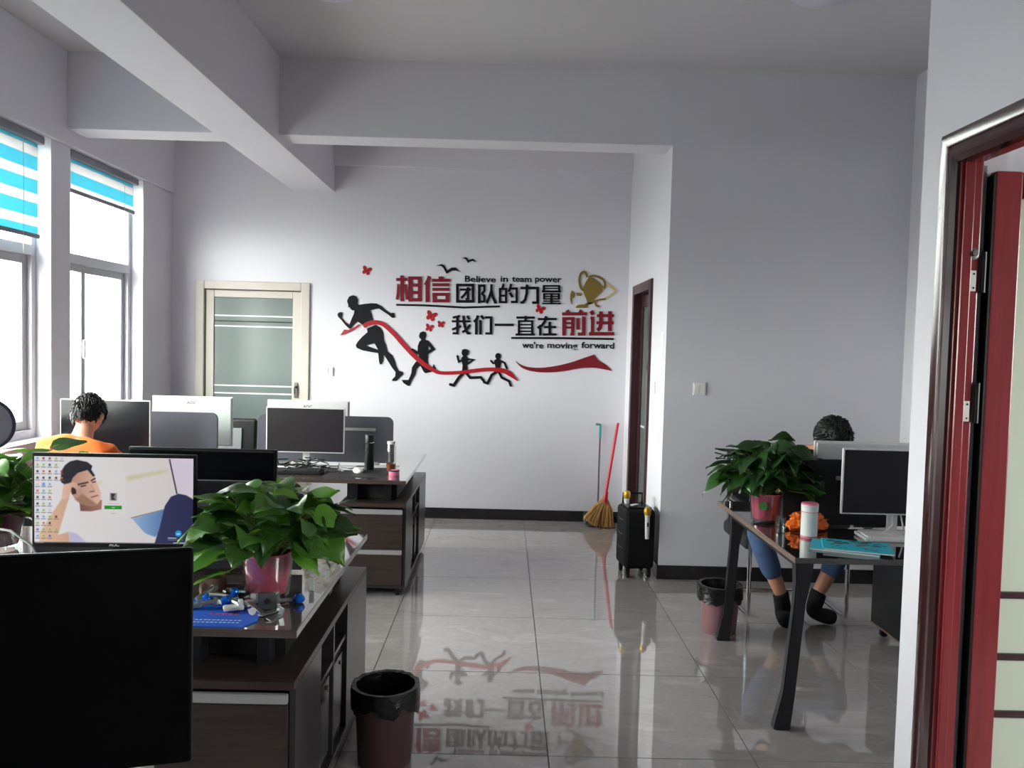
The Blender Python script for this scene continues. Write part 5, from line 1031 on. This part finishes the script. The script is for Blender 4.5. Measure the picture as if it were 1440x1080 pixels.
J.update({'thL': (1.62, 4.97, .545, .08), 'knL': (1.52, 4.78, .53, .06), 'cfL': (1.585, 4.765, .36, .054), 'anL': (1.685, 4.76, .13, .036), 'heL': (1.685, 4.765, .058, .034), 'fdL': (1.672, 4.69, .048, .034), 'toL': (1.662, 4.625, .040, .024),
          'thR': (1.98, 4.97, .545, .08), 'knR': (2.06, 4.80, .52, .06), 'cfR': (1.985, 4.79, .35, .054), 'anR': (1.875, 4.78, .14, .036), 'heR': (1.87, 4.78, .062, .034), 'fdR': (1.925, 4.755, .05, .034), 'toR': (1.98, 4.722, .040, .024)})
for q in 'LR': E += [('hp' + q, 'th' + q), ('th' + q, 'kn' + q), ('kn' + q, 'cf' + q), ('cf' + q, 'an' + q), ('an' + q, 'he' + q), ('he' + q, 'fd' + q), ('fd' + q, 'to' + q)]
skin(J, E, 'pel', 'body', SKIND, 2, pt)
JS = sub(J, ['pel', 'wst', 'chs', 'upc', 'shL', 'shR', 'uaL', 'uaR'], .016); JS['nkb'] = (X0 + .135, 4.995, .985, .07, .07); JS['hem'] = (X0, 5.15, .51, .155, .12)
for q in 'LR': x, y, z, r = J['el' + q]; JS['se' + q] = (x, y + .03, z + .015, .058)
skin(JS, [('hem', 'pel'), ('pel', 'wst'), ('wst', 'chs'), ('chs', 'upc'), ('upc', 'nkb'), ('upc', 'shL'), ('upc', 'shR'), ('shL', 'uaL'), ('shR', 'uaR'), ('uaL', 'seL'), ('uaR', 'seR')], 'pel', 'dark_shirt', TEEK, 3, pt)
JT = sub(J, ['pel', 'hpL', 'hpR', 'thL', 'thR', 'knL', 'knR', 'cfL', 'cfR'], .014); JT['anL'] = (1.635, 4.762, .245, .058); JT['anR'] = (1.94, 4.785, .26, .058)
skin(JT, [('pel', 'hpL'), ('pel', 'hpR'), ('hpL', 'thL'), ('hpR', 'thR'), ('thL', 'knL'), ('thR', 'knR'), ('knL', 'cfL'), ('knR', 'cfR'), ('cfL', 'anL'), ('cfR', 'anR')], 'pel', 'jeans', JEANS, 2, pt)
for q in 'LR':
    c_, a, h_, f_, t_ = [J[k + q] for k in ('cf', 'an', 'he', 'fd', 'to')]; u_ = [a[i] + (c_[i] - a[i]) * .22 for i in range(3)]
    skin({'c': (*u_, .050), 'a': (*a[:3], .052), 'h': (*h_[:3], .052), 'f': (*f_[:3], .052), 't': (t_[0] + (t_[0] - f_[0]) * .25, t_[1] + (t_[1] - f_[1]) * .25, .046, .046)}, [('c', 'a'), ('a', 'h'), ('h', 'f'), ('f', 't')], 'a', 'black_sock', SOCK, 2, pt)
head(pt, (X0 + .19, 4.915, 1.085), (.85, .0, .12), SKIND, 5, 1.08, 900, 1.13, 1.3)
